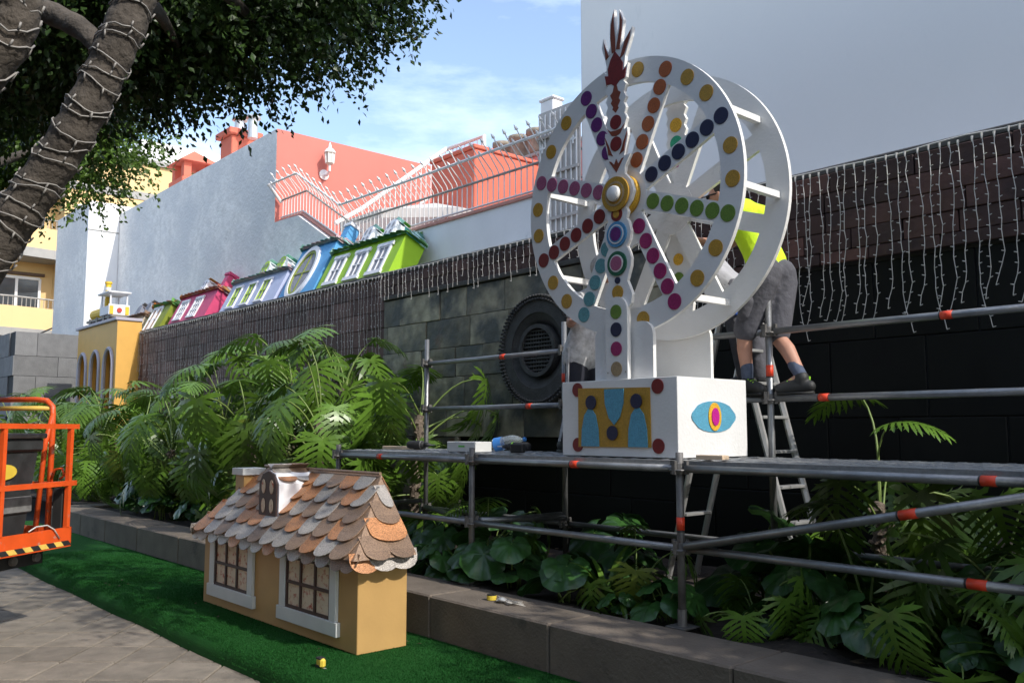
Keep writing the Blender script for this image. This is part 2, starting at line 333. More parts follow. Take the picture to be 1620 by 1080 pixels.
# middle slate stretch
wm = thing('garden_wall', (-8, 6.95, .4), 'grey slate block wall behind the scaffold with the round carved disc', 'wall')
part('core', MB().box(-10.3, -5.32, WY, WY+.2, .3, WT), M['joint'], wm); cable_coping(wm, -10.3, -5.3)
tiles(wm, 'black_panel', -8.6, -5.32, .4, 1.58, .78, .59, M['black'], WY-.001, .02, .004)  # black panels in place of slate: shade low behind the deck put into colour
tiles(wm, 'slate_block', -10.3, -8.6, .4, 1.58, .72, .37, M['slate'], WY-.002, .05, .018)
tiles(wm, 'slate_block', -10.3, -5.32, 1.58, 3.43, .72, .37, M['slate'], WY-.002, .05, .018)
part('ledge', MB().bbox(-10.3, -5.32, WY-.09, WY-.001, 3.435, 3.495, .008), M['coping'], wm)
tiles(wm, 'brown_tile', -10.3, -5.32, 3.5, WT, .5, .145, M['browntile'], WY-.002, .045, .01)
# right stretch: brown fascia over black granite
wr = thing('garden_wall', (-1, 6.95, .4), 'black granite wall topped by a band of dark brown tiles below the tall white building', 'wall')
part('core', MB().box(-5.3, 4, WY, WY+.2, .3, WT), M['joint'], wr); cable_coping(wr, -5.3, 4)
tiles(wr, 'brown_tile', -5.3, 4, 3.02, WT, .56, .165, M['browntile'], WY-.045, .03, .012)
part('fascia_backing', MB().box(-5.3, 4, WY-.044, WY-.001, 3.03, WT-.002), M['joint'], wr)
tiles(wr, 'black_panel', -5.3, 4, .35, 3.0, .78, .62, M['black'], WY-.001, .02, .004)
# ledge behind the coping that carries the houses
ob('wall_ledge', MB().box(-24.5, 4, WY+.2, 7.79, 3.0, 3.55).mesh('wall_ledge', M['lowwall']), kind='structure')
# carved round relief
cx, cz = -7.05, 2.53
t = thing('carved_disc', (cx, 6.7, 1.9), 'large dark carved stone ring with grid centre mounted on slate wall', 'stone carving')
part('rim', MB().ring(XZ(cx, 6.60, cz), .42, .60, .15, 72), M['carved'], t)
part('dish', MB().lathe([(.42,.0),(.36,.03),(.30,.07),(.295,.1),(.42,.12)], (cx, 6.61, cz), 48, axis='y', caps=False), M['carved'], t, True)
part('inner_ring', MB().ring(XZ(cx, 6.59, cz), .245, .29, .12, 48), M['carved'], t)
mb = MB()
for k in range(84):
    a = 2*math.pi*k/84; r_ = .6
    for rr in (.565, .605):
        c = V(cx+rr*math.cos(a), 6.6, cz+rr*math.sin(a)); mb.lathe([(.004,-.035),(.017,-.02),(.019,0),(.015,.03)], c, 6, axis='y')
part('beading', mb, M['carved'], t, kind='stuff')
mb = MB()
for k in range(-5, 6):
    s = k*.043; l = math.sqrt(max(.0, .245**2 - s*s)) - .003
    if l > .03: mb.box(cx+s-.008, cx+s+.008, 6.63, 6.66, cz-l, cz+l); mb.box(cx-l, cx+l, 6.615, 6.6295, cz+s-.008, cz+s+.008)
part('grid', mb, M['carved'], t)
part('backing', MB().extr(circ(.3, 40), XZ(cx, 6.7, cz), .045), M['joint'], t)

# ------------------------------------------------------------------ icicle light curtains
def strandmesh(L, seed):
    r_ = random.Random(seed); mb = MB(); pts = [V(0,0,0)]; z = 0; x = 0
    n = max(3, int(L/.075))
    for i in range(n):
        z -= L/n; x += r_.uniform(-.012, .012) + (.02*r_.choice([-1,1])*(i/n > .78)); pts.append(V(x, r_.uniform(-.008,.002), z))
    mb.tube(pts, .003, 4, 0, False)
    mb.tube([pts[0]+V(0,0,.012), pts[0]+V(0,0,-.03)], [.011, .006], 5)
    for i in range(1, n+1):
        s = r_.choice([-1, 1]); p = pts[i]; mb.tube([p, p+V(s*.022, -.006, .006)], [.0045, .003], 4)
    return mb.mesh('strand', M['cable'])
def curtain(x0, x1, sp, lens_, label, y):
    t = thing('light_curtain', ((x0+x1)/2, y, WT), label, 'string lights')
    mb = MB(); n = int((x1-x0)/.25); mb.tube([(x0+(x1-x0)*i/n, y-.004+random.uniform(-.004,.0), WT+.03+random.uniform(-.015,.012)) for i in range(n+1)], .006, 5)
    part('cable', mb, M['cable'], t)
    ms = [strandmesh(l, k*13+int(x0*7)) for k, l in enumerate(lens_)]
    x = x0 + .03
    while x < x1:
        o = piece('strand', random.choice(ms), t, (x-t.location[0], -.012, random.uniform(0,.02)), (0, 0, random.choice([0, 0, math.pi*.02]))); x += sp*random.uniform(.75, 1.25)
curtain(-20.25, -10.35, .095, [1.25, 1.1, 1.4, 1.0, 1.3, .85], 'dense curtain of white string lights over the brown tiled wall', WY-.06)
curtain(-10.3, -5.35, .105, [.34, .3, .42, .36, .25], 'short fringe of white string lights above the slate wall', WY-.12)
curtain(-5.3, 1.0, .082, [1.2, 1.3, 1.1, 1.4, 1.25], 'long icicle string lights hanging over the black granite wall', WY-.1)

# ------------------------------------------------------------------ small decorated houses
def roundtongue(w_, l, th=.006):
    pts = [(-w_/2, l), (-w_/2, w_*.42)] + [(-w_/2*math.cos(a), w_*.42*(1-math.sin(a))) for a in [R(q) for q in (22, 45, 68, 90, 112, 135, 158)]] + [(w_/2, w_*.42), (w_/2, l)]
    mb = MB(); mb.extr(pts, lambda u, v, q: (u, v, q - .010*(u/(w_/2))**2), th); return mb
def shm(name, c, metal=.25): return mat('shingle ' + name, c, .42, .12, 8, .25, 120, metal=metal, rand=.18, glit=.45)
PAL_WARM = [shm('copper', (.44, .2, .085)), shm('silver', (.36, .33, .3)), shm('brown', (.25, .165, .11))]
PAL_TEAL = [shm('teal', (.08, .3, .3)), shm('mint', (.4, .62, .52)), shm('sea green', (.16, .42, .3)), shm('pale pink', (.62, .45, .45))]
PAL_GREEN = [shm('dark teal', (.03, .2, .17)), shm('aqua', (.42, .62, .6)), shm('leaf green', (.12, .32, .06))]
PAL_ROSE = [shm('rose silver', (.5, .45, .44)), shm('gold', (.5, .28, .08)), shm('coral', (.5, .15, .1))]
PAL_MIX = [shm('emerald', (.02, .25, .12)), shm('orange', (.6, .16, .04)), shm('green', (.14, .34, .08))]
def house(name, loc, rot, L, D, H, rise, hip, wallm, pal, label, wins, wstyle, dormers=(), chimney=None, sw=.2, rows=5, over=.12, ovalwin=None, group=None):
    t = thing(name, loc, label, 'model house', group, rot)
    part('wall', MB().bbox(0, L, 0, D, 0, H, .004), wallm, t, local=True)
    fm, mm, pmat, ears, nx_, nz_ = wstyle
    for (cx, cz, w_, h) in wins:
        o = part('window', MB().box(cx-w_/2-.004, cx+w_/2+.004, -.006, -.0005, cz-h/2, cz+h/2), pmat, t, local=True)
        fr = MB(); b = (.05 if ears is True else ears) if ears else .035; bt2 = b*1.35 if b < .06 else b*.75; bb2 = b*1.35 if b < .06 else b*1.15
        fr.bbox(cx-w_/2-b, cx-w_/2, -.03, -.001, cz-h/2, cz+h/2, .003); fr.bbox(cx+w_/2, cx+w_/2+b, -.03, -.001, cz-h/2, cz+h/2, .003)
        e = .03 if ears else 0
        fr.bbox(cx-w_/2-b-e, cx+w_/2+b+e, -.034, -.001, cz+h/2, cz+h/2+bt2, .003); fr.bbox(cx-w_/2-b-e, cx+w_/2+b+e, -.036, -.001, cz-h/2-bb2, cz-h/2, .003)
        part('frame', fr, fm, o, local=True)
        mu = MB(); s = .011 if nx_ > 2 else .009
        for k in range(nx_+1): q = cx-w_/2+s+(w_-2*s)*k/nx_; mu.box(q-s, q+s, -.02, -.0065, cz-h/2, cz+h/2)
        for k in range(nz_+1): q = cz-h/2+s+(h-2*s)*k/nz_; mu.box(cx-w_/2, cx+w_/2, -.0195, -.0066, q-s, q+s)
        part('mullion', mu, mm, o, local=True)
    if ovalwin:
        cx, cz, a, b2 = ovalwin
        T = lambda u, v, q: (cx+u, -.012+q, cz+v)
        o = part('window', MB().extr([(a*math.cos(q*R(10)), b2*math.sin(q*R(10))) for q in range(36)], T, .011), pmat, t, local=True)
        mb = MB(); mb.ring(lambda u, v, q: (cx+u*a, -.045+q, cz+v*b2), 1.0, 1.2, .044, 48); part('frame', mb, fm, o, local=True)
        mb = MB(); mb.ring(lambda u, v, q: (cx+u*a, -.03+q, cz+v*b2), .88, .999, .029, 48); mb.box(cx-.012, cx+.012, -.024, -.013, cz-b2*.95, cz+b2*.95); mb.box(cx-a*.95, cx+a*.95, -.0235, -.0132, cz-.012, cz+.012); part('mullion', mb, mm, o, local=True)
    # roof deck: half hip, ridge over the back
    k = rise/(D+0.0); e0 = H - over*k*.55
    P = [(-over, -over, e0), (L+over, -over, e0), (L+over, D+.01, e0), (-over, D+.01, e0), (hip, D+.01, H+rise), (L-hip, D+.01, H+rise)]
    rf = part('roof', MB().add(P, [(0,1,5,4), (1,2,5), (3,0,4), (2,3,4,5), (3,2,1,0)]), pal[-1], t, local=True)
    Lrow = math.hypot(D+over, rise+over*.5)/rows
    tri = [roundtongue(sw*.99, max(sw*.8, Lrow*1.5)).mesh('shingle', m) for m in pal]; trs = [roundtongue(sw*.99, max(sw*.62, Lrow*.98)).mesh('shingle', m) for m in pal]; l0 = max(sw*.8, Lrow*1.5)
    kx = [0]
    def slope(A, B, Ct, ulen_fn, n_rows, u, phase):
        """A: eave start, u along the eave, Ct: up-slope vector over the full height"""
        v = Ct.normalized(); nrm = u.cross(v).normalized(); Ls = Ct.length
        for r_ in range(-1, n_rows):
            f = max(0, r_)/n_rows; lo, hi = ulen_fn(f + (.95/n_rows if r_ >= 0 else .15/n_rows)); cnt = max(1, round((hi-lo)/sw)); st = (hi-lo)/cnt
            for c_ in range(cnt + (1 if r_ % 2 and cnt > 1 else 0)):
                s_ = lo + st*(c_ + (.5 if not r_ % 2 or cnt == 1 else 0)); s_ = min(max(s_, lo+.36*st), hi-.36*st)
                if r_ >= 0: v2 = (v*math.cos(.06) - nrm*math.sin(.06)); p = A + u*s_ + v*(Ls*f - .03) + nrm*(.019 + random.uniform(0,.004))
                else: v2 = (v*math.cos(.42) + nrm*math.sin(.42)); p = A + u*s_ + v*.05 + nrm*(-.012 + random.uniform(0,.003)) - v2*sw*(.62 if D > .39 else .42)
                n2 = u.cross(v2).normalized()
                mtx = Matrix((u, v2, n2)).transposed().to_4x4(); mtx.translation = p
                kx[0] += 1
                o = ob('shingle', (trs if r_ in (n_rows-1, -1) else tri)[(c_*1 + r_*2 + phase + (random.random() < .2)) % len(tri)], rf); 
                o.matrix_local = mtx @ Matrix.Rotation(random.uniform(-.03, .03), 4, 'Z') @ Matrix.Scale(st/sw*1.03, 4, V(1,0,0))
    top = H+rise-e0
    slope(V(-over, -over, e0), None, V(0, D+over, top), lambda f: ((over+hip)*f+.02, L+2*over-(over+hip)*f-.02), rows, V(1,0,0), 0)
    slope(V(L+over, -over, e0), None, V(-(over+hip), 0, top), lambda f: ((D+over)*f+.01, D+over), rows, V(0,1,0), 1)
    slope(V(-over, D, e0), None, V(over+hip, 0, top), lambda f: (0, (D+over)*(1-f)-.01), rows, V(0,-1,0), 1)
    # ridge capping
    mb = MB(); q = hip
    part('ridge', MB().tube([(hip-.02, D-.012, H+rise+.012), (L-hip+.02, D-.012, H+rise+.008)], .012, 6), pal[-1], rf, local=True)
    for (cx, w_, hh, dwall, dwin) in dormers:
        y0 = -.0 + D*.16; z0 = H + (y0)*k + .02; wz = hh*.72
        poly = [(-w_/2, 0), (w_/2, 0), (w_/2, wz), (w_*.3, hh*.93), (0, hh), (-w_*.3, hh*.93), (-w_/2, wz)]
        d_ = part('dormer', MB().extr(poly, lambda u, v, q: (cx+u, y0+q, z0+v), D-y0-.02), dwall, t, local=True)
        face = [(u*.86, .02+v*.93) for u, v in poly]
        part('window', MB().extr(face, lambda u, v, q: (cx+u, y0-.012+q, z0+v), .011), dwin, d_, local=True)
        for sx in (-1, 1):
            for sz in (0, 1): part('pane', MB().extr([(sx*w_*.2+u, wz*.12+sz*hh*.4+hh*.17+v) for u, v in circ(hh*.15, 12, sx=.55)], lambda u, v, q: (cx+u, y0-.017+q, z0+v), .004), pmat, d_, local=True)
        # dormer roof shingles
        for sd_ in (-1, 1):
            a = V(0, 1, 0); up = V(-sd_*w_*.5, 0, hh*.28).normalized()
            for r_ in range(2):
                for c_ in range(max(2, int((D-y0)/(sw*.8)))):
                    u = V(0, sd_, 0); v2 = V(-sd_*math.cos(.5), 0, math.sin(.5)); n2 = u.cross(v2)
                    p = V(cx+sd_*(w_/2+.015 - r_*w_*.28), y0+.02+sw*.35+c_*sw*.75, z0+wz+.012+r_*hh*.14) + n2*.012
                    mtx = Matrix((u, v2, n2)).transposed().to_4x4(); mtx.translation = p
                    o = ob('shingle', tri[(c_+r_) % len(tri)], d_); o.matrix_local = mtx @ Matrix.Scale(.8, 4)
    if chimney:
        cx, cy, ch, cw, cm, capm = chimney
        o = part('chimney', MB().bbox(cx-cw/2, cx+cw/2, cy-cw/2, cy+cw/2, H, H+ch, .003), cm, t, local=True)
        part('cap', MB().bbox(cx-cw/2-.025, cx+cw/2+.025, cy-cw/2-.025, cy+cw/2+.025, H+ch, H+ch+.06, .003), capm, o, local=True)
    return t
def hm(name, c): return mat('painted ' + name, c, .55, .06, 5, .04, 50)
curtain_m = mat('flower print curtain', (.66, .55, .4), .8, .08, 9, dirt=((.4, .07, .04), 20, .52))
lace = mat('grey lace pane', (.3, .3, .33), .7, .4, 34)
darkbrown = hm('dark brown', (.05, .022, .016)); offw = hm('off white', (.6, .62, .6)); pw = hm('white', (.76, .76, .78))
# the yellow house on the carpet
house('model_house', (-7.8, 3.26, .162), (0,0,0), 2.55, .40, .70, .47, .36, hm('ochre', (.47, .285, .1)), PAL_WARM,
      'ochre yellow model house with copper and silver shingles standing on the green carpet', [(.59,.37,.66,.38),(1.89,.37,.66,.38)], (offw, darkbrown, curtain_m, .085, 3, 2),
      [(1.08, .35, .38, pw, darkbrown)], (.2, .3, .40, .17, hm('ochre', (0,0,0)), offw), .205, 5, .10)
# the leaning houses on the wall, tilted back
TL = R(-27); HY, HZ = 6.92, 3.79
def wh(x0, L, H, *a, **k): return house('model_house', (x0, HY, HZ), (TL, 0, 0), L, .38, H, *a, **k)
limegreen = hm('lime green', (.3, .52, .012)); lilac = hm('pale lilac', (.5, .54, .72)); skyb = hm('sky blue', (.1, .36, .66)); rose = hm('raspberry pink', (.58, .05, .15)); olive = hm('olive green', (.2, .25, .01)); limew = hm('apple green', (.36, .55, .03))
wh(-12.68, 2.1, .86, .3, .3, limegreen, PAL_GREEN, 'lime green model house with three white windows and two dormers, leaning on the wall', [(.42,.44,.28,.44),(1.05,.44,.28,.44),(1.68,.44,.28,.44)], (pw, pw, lace, True, 2, 2), [(.75,.3,.36,pw,pw),(1.4,.3,.36,pw,pw)], None, .17, 4, .06)
wh(-13.98, 1.2, 1.18, .28, .3, skyb, PAL_TEAL, 'sky blue model house with a big oval window, leaning on the wall', [], (pw, hm('moss', (.25,.3,.03)), lace, False, 2, 2), [], (.92, .26, .42, .2, skyb, pw), .17, 4, .06, ovalwin=(.52, .58, .32, .45))
wh(-16.44, 2.28, .82, .28, .3, lilac, PAL_TEAL, 'pale lilac model house with apple green windows between the pink and blue houses', [(.45,.42,.27,.42),(1.05,.42,.27,.42),(1.65,.42,.27,.42)], (pw, limew, lace, False, 2, 2), [(.95,.28,.34,pw,limew),(1.6,.28,.34,pw,limew)], None, .17, 4, .06)
wh(-19.1, 1.95, .84, .26, .3, rose, PAL_ROSE, 'raspberry pink model house with two white windows on the wall', [(.45,.44,.36,.42),(1.2,.44,.36,.42)], (pw, pw, lace, False, 3, 3), [(.75,.3,.34,pw,pw)], (1.6, .22, .42, .2, rose, rose), .19, 4, .06)
wh(-20.75, 1.15, .8, .26, .28, olive, PAL_MIX, 'olive green model house with a double white door, beside the yellow viaduct', [(.3,.4,.2,.56),(.62,.4,.2,.56)], (pw, pw, mat('tan door panel', (.45,.25,.13), .7), False, 1, 2), [], None, .19, 3, .06)
wh(-22.6, 1.5, .66, .24, .28, hm('cream', (.6,.5,.36)), PAL_WARM, 'cream model house with pale dormers half hidden behind the yellow viaduct', [(.5,.36,.26,.3)], (pw, pw, lace, False, 2, 2), [(.45,.3,.34,pw,lace),(1.1,.3,.34,pw,lace)], None, .19, 3, .06)

# ------------------------------------------------------------------ yellow viaduct and toy train
vt = thing('toy_viaduct', (-21.5, 6.5, .1), 'orange yellow wooden viaduct with three arches at the end of the wall', 'viaduct')
vm_ = hm('viaduct orange', (.7, .39, .085)); ve = hm('arch trim lilac grey', (.42, .4, .46))
X0, X1, Y0, Y1, ZB, ZT = -23.0, -20.12, 6.28, 6.78, .3, 4.05
part('wall', MB().box(X0, X1, Y0+.12, Y1, ZB, ZT), vm_, vt)
nA = 3; pw_ = (X1-X0)/nA; mb = MB(); trim = []
for a in range(nA):
    c = X0+pw_*(a+.5); rw = pw_*.32; sp = 3.05; pts = [(c-rw, ZB), (c-rw, sp)] + [(c-rw*math.cos(R(q)), sp+rw*math.sin(R(q))*1.35) for q in range(15, 180, 15)] + [(c+rw, sp), (c+rw, ZB)]
    for i in range(len(pts)-1):
        (xa, za), (xb, zb) = pts[i], pts[i+1]
        if abs(xa-xb) > 1e-4: mb.add([(xa,Y0,za),(xb,Y0,zb),(xb,Y0,ZT),(xa,Y0,ZT),(xa,Y0+.11,za),(xb,Y0+.11,zb),(xb,Y0+.11,ZT),(xa,Y0+.11,ZT)], [(0,1,2,3),(7,6,5,4),(0,4,5,1)])
    for (xa, xb) in ((X0+pw_*a, c-rw), (c+rw, X0+pw_*(a+1))): mb.box(xa, xb, Y0, Y0+.11, ZB, ZT)
    trim.append(pts)
part('arcade', mb, vm_, vt)
part('end_panel', MB().box(X1+.002, X1+.02, Y0-.01, Y1+.01, ZB, ZT), vm_, vt)
for pts in trim: part('arch_trim', MB().tube([(x_, Y0-.01, z_) for x_, z_ in pts], .045, 6), ve, vt)
part('coping', MB().bbox(X0-.05, X1+.05, Y0-.06, Y1+.02, ZT+.001, ZT+.07, .01), ve, vt)
tt = thing('toy_train', (-21.4, 6.5, ZT+.07), 'small yellow and white toy locomotive on top of the viaduct', 'toy train')
ty = hm('toy yellow', (.75, .48, .03)); zt = ZT+.075
part('chassis', MB().bbox(-22.6, -20.75, 6.33, 6.67, zt+.07, zt+.13, .01), hm('toy grey', (.2,.18,.15)), tt)
part('boiler', MB().tube([(-22.5,6.5,zt+.27),(-21.4,6.5,zt+.27)], .13, 14), ty, tt)
part('front_plate', MB().bbox(-20.8, -20.76, 6.27, 6.73, zt+.12, zt+.36, .008), pw, tt)
part('cab', MB().bbox(-21.5, -20.82, 6.3, 6.7, zt+.14, zt+.34, .01), pw, tt)
for sy in (-1, 1): part('corner_panel', MB().bbox(-20.757, -20.745, 6.5+sy*.17-.04, 6.5+sy*.17+.04, zt+.13, zt+.32, .003), ty, tt)
for xx in (-21.45, -20.85):
    for yy in (6.31, 6.67): part('cab_post', MB().box(xx, xx+.035, yy, yy+.03, zt+.34, zt+.62), pw, tt)
part('cab_roof', MB().bbox(-21.55, -20.74, 6.25, 6.75, zt+.62, zt+.66, .008), pw, tt)
o = part('emblem', MB().lathe([(.055,-.0),(.055,.012)], (0,0,0), 16), hm('emblem red', (.5,.05,.03)), tt, local=True); o.location = (.655, 0, .235); o.rotation_euler = (0, R(90), 0)
ch = MB(); 
for k in range(5): ch.lathe([(.06,0),(.06,.066)], (-21.6, 6.5, zt+.58+k*.068), 14, k % 2)
part('chimney', ch, [ty, pw], tt); part('chimney_cap', MB().lathe([(.06,0),(.08,.02),(.08,.06)], (-21.6,6.5,zt+.922), 14), ty, tt); part('chimney_base', MB().tube([(-21.6,6.5,zt+.3),(-21.6,6.5,zt+.578)], .07, 12), ty, tt)
for xx in (-22.3, -21.8, -21.3, -20.95):
    for yy in (6.32, 6.66): part('wheel', MB().lathe([(.075,0),(.075,.025)], (xx, yy, zt+.08), 14, axis='y'), hm('wheel grey', (.1,.09,.08)), tt)

# ------------------------------------------------------------------ buildings behind the wall
GY = 7.8
t = thing('pink_house', (-20, 12, 0), 'house with grey white stucco side wall and salmon pink end wall', 'house')
part('wall', MB().box(-25.2, -15.85, GY, GY+.3, 0, 7.6), M['stucco'], t)
part('end_wall', MB().box(-16.1, -15.84, GY+.301, 17, 0, 7.6), M['pink'], t)
part('pink_reveal', MB().box(-15.849, -15.838, GY+.004, GY+.3, 5.0, 7.598), M['pink'], t)
part('roof_slab', MB().box(-25.2, -16.11, GY+.302, 17, 6.4, 6.7), M['roofwhite'], t)
for (cx, cy, w_, zb, zt_, style) in ((-28.2, 11.4, .9, 6.7, 10.5, 0), (-24.6, 11.4, .95, 6.7, 10.05, 1)):
    if style == 0:
        cx = -23.9; cy = 9.3; o = part('chimney', MB().bbox(cx-.35, cx+.35, cy-.35, cy+.35, 6.7, 8.35, .02), M['redpink'], t); part('cap', MB().bbox(cx-.5, cx+.5, cy-.5, cy+.5, 8.35, 8.5, .02), M['redpink'], o)
        for sx in (-1,1):
            for sy in (-1,1): part('pillar', MB().box(cx+sx*.33-.1, cx+sx*.33+.1, cy+sy*.33-.1, cy+sy*.33+.1, 8.5, 8.95), M['redpink'], o)
        part('hood', MB().add([(cx-.58,cy-.58,8.95),(cx+.58,cy-.58,8.95),(cx+.58,cy+.58,8.95),(cx-.58,cy+.58,8.95),(cx,cy,9.4)], [(0,1,4),(1,2,4),(2,3,4),(3,0,4),(3,2,1,0)]), M['redpink'], o)
    else:
        cx = -20.3; cy = 9.0; o = part('chimney', MB().bbox(cx-.33, cx+.33, cy-.33, cy+.33, 6.7, 8.75, .02), M['redpink'], t); part('cap', MB().bbox(cx-.43, cx+.43, cy-.43, cy+.43, 8.75, 8.9, .02), M['redpink'], o)
        for dx, hh in ((0, .1), (.75, .25)):
            part('flue', MB().lathe([(.12,0),(.12,.22+hh),(.19,.24+hh),(.19,.28+hh),(.05,.33+hh)], (cx+dx, cy, 8.9 if dx == 0 else 8.6), 14), M['alu'], o)
# wall lamp
t = thing('wall_lamp', (-15.6, 8.85, 7.0), 'white lantern wall lamp on the salmon pink wall', 'wall lamp')
lx, ly, lz = -15.6, 8.85, 7.02
part('backplate', MB().lathe([(.02,-.0),(.1,.0),(.11,.03),(.05,.05)], (0,0,0), 14), M['railw'], t, local=True).matrix_local = Matrix.Translation((-.24, 0, -.14)) @ Matrix.Rotation(R(90), 4, 'Y')
part('arm', MB().tube([(-15.83,ly,lz-.16),(-15.7,ly,lz-.2),(lx,ly,lz-.12),(lx,ly,lz)], .025, 8), M['railw'], t)
o = part('lantern', MB().lathe([(.05,0),(.085,.03),(.1,.22),(.12,.235),(.11,.25)], (lx,ly,lz), 8), mat('frosted lamp glass', (.62,.6,.52), .3, .05, 5), t)
for k in range(8): a = k*R(45); part('rib', MB().tube([(lx+.086*math.cos(a),ly+.086*math.sin(a),lz+.03),(lx+.102*math.cos(a),ly+.102*math.sin(a),lz+.23)], .009, 5), M['railw'], o)
part('hood', MB().lathe([(.125,.25),(.08,.32),(.04,.35),(.03,.4),(.008,.47)], (lx,ly,lz), 8), M['railw'], t)
# stair wall and low terrace wall (grey) with pink capping
t = thing('terrace_wall', (-12, GY+.1, 3), 'low white terrace wall with sloping stair wall and pink capping under the railing', 'wall')
P_ = [(-15.83, 3.2), (-7.5, 3.2), (-7.5, 4.74), (-13.15, 4.74), (-14.85, 5.66), (-15.83, 5.70)]
part('stair_wall', MB().extr([P_[0], (-12.6, 3.2), (-12.6, 4.44), (-13.15, 4.74), P_[4], P_[5]], lambda u, v, q: (u, GY-.02+q, v), .24), M['stucco'], t)
part('low_wall', MB().box(-12.598, -7.52, GY, GY+.2, 3.2, 4.72), M['lowwall'], t)
capm = mat('worn pink capping', (.55, .26, .21), .85, .15, 8)
part('capping', MB().bbox(-12.6, -7.52, GY-.03, GY+.23, 4.722, 4.77, .006), capm, t)
part('stair_capping', MB().tube([(-15.8,GY+.1,5.73),(-14.84,GY+.1,5.70),(-13.14,GY+.1,4.78),(-12.55,GY+.1,4.44)], .055, 4), capm, t)
ob('terrace_floor', MB().box(-15.83, -7.5, GY+.24, 17, 3.0, 3.9).mesh('terrace_floor', M['band']), kind='structure')
# spiked railing
t = thing('spiked_railing', (-11, GY+.1, 4.8), 'white iron railing with outward bent spiked tops along the terrace wall', 'railing')
base = [(-15.75, 5.74), (-14.85, 5.71), (-13.14, 4.80), (-7.55, 4.775)]
midl = [(-15.75, 6.14), (-14.72, 6.13), (-13.14, 5.24), (-7.55, 5.20)]
def interp(pl, x):
    for (a, za), (b, zb) in zip(pl, pl[1:]):
        if a <= x <= b: return za + (zb-za)*(x-a)/(b-a)
    return pl[-1][1]
def barmesh(h, tall):
    mb = MB(); mb.tube([(0,0,0),(0,0,h),(0,-.02,h+.05),(0,-.30,h+.30 + (.09 if tall else 0))] if tall else [(0,0,0),(0,0,h),(0,-.02,h+.05),(0,-.24,h+.25)], .009, 5)
    e = V(0,-.30,h+.39) if tall else V(0,-.24,h+.25); d = V(0,-.7,.7)
    mb.tube([e-d*.02, e+d*.02, e+d*.07], [.009, .022, .002], 5); mb.tube([e+V(-.03,0,.0), e+V(.03,0,0)], .007, 4); return mb.mesh('bar', [M['railw']])
bars = {}; x = -15.7; i = 0
while x < -7.56:
    h = round(interp(midl, x)-interp(base, x)+.03, 2); key = (h, i % 2)
    if key not in bars: bars[key] = barmesh(h, i % 2)
    piece('bar', bars[key], t, (x+11, 0, interp(base, x)-4.8)); x += .118; i += 1
part('mid_rail', MB().tube([(a, GY+.085, z) for a, z in midl], .018, 6), M['railg'], t)
part('bottom_rail', MB().tube([(a, GY+.085, z+.06) for a, z in base], .015, 6), M['railw'], t)
part('top_rail', MB().tube([(a-.0, GY-.14, z+.29) for a, z in midl[:2]] + [(a, GY-.14, z+.27) for a, z in midl[2:]], .02, 6), M['railw'], t)
part('end_stay', MB().tube([(-15.75, GY+.09, 6.1), (-15.75, GY-.2, 6.42)], .03, 6), M['railw'], t)
# second stair railing along the pink wall
t = thing('stair_railing', (-14.4, 10, 5.5), 'thick white stair handrail rising along the salmon pink wall to the roof', 'railing')
ya, za, yb, zb = 9.0, 5.95, 11.0, 7.55; xx = -14.55
part('handrail', MB().tube([(xx,ya-.6,5.55),(xx,ya,za),(xx,yb,zb),(xx+.0,yb+.05,zb+.02),(xx+1.15,yb+.1,zb+.02),(xx+1.15,yb+.1,zb-1.3)], .045, 8), M['railw'], t)
part('lower_rail', MB().tube([(xx,ya,za-.75),(xx,yb,zb-.8),(xx+1.15,yb+.1,zb-.8)], .03, 6), M['railw'], t)
bm = MB().tube([(0,0,-.78),(0,0,0)], .012, 5).mesh('bar', M['railw'])
for k in range(17): f = k/16; piece('bar', bm, t, (xx+14.4, ya+(yb-ya)*f-10, za+(zb-za)*f-5.5))
for k in range(8): piece('bar', bm, t, (xx+14.4+.15+k*.135, yb+.08-10, zb-5.5))
part('stair_stringer', MB().extr([(ya-.5, 4.7), (yb, 6.5), (yb+.9, 6.5), (yb+.9, 6.3), (yb, 6.3), (ya, 4.6)], lambda u, v, q: (-15.8+q, u, v), 1.2), M['redpink'], t)
# red stair tower, pink back house, pots, pillar, parasol, gate
t = thing('stair_tower', (-13, 11.5, 3.9), 'terracotta red stair tower block on the terrace', 'stair tower')
part('wall', MB().bbox(-13.75, -12.4, 10.05, 11.8, 3.9, 6.85, .02), M['redpink'], t)
part('parapet', MB().bbox(-13.78, -12.37, 10.02, 11.8, 6.851, 6.93, .015), M['redpink'], t)
t = thing('back_house', (-10, 14, 3.9), 'dusty pink back house behind the terrace railing', 'house')
part('wall', MB().box(-14.2, -7.6, 12.0, 17, 3.9, 7.2), M['darkpink'], t)
part('parapet', MB().bbox(-14.2, -7.6, 11.95, 12.3, 7.201, 7.28, .02), M['band'], t)
part('window', MB().box(-12.2, -11.7, 11.96, 11.999, 5.9, 6.6), M['pane'], t)
potm = mat('mossy concrete pot', (.3, .26, .2), .9, .35, 8, .4, 20)
for k, (px, s) in enumerate(((-14.0, .2), (-13.45, .22), (-12.9, .22), (-12.3, .22))):
    solo('plant_pot', MB().lathe([(s*.7,0),(s*.85,.1),(s,.4),(s*1.12,.42),(s*1.12,.5),(s*.95,.5)], (px, 12.12, 7.282), 18), potm, 'mossy concrete pot on the back house parapet', 'plant pot', 'pots along the parapet', smooth=True)
t = thing('concrete_pillar', (-9.6, 9.6, 3.9), 'pale weathered concrete pillar behind the spiked railing', 'pillar')
part('shaft', MB().bbox(-9.95, -9.65, 9.4, 9.62, 3.9, 6.85, .02), M['lowwall'], t); part('top', MB().bbox(-9.97, -9.63, 9.38, 9.64, 6.851, 6.9, .015), M['lowwall'], t)
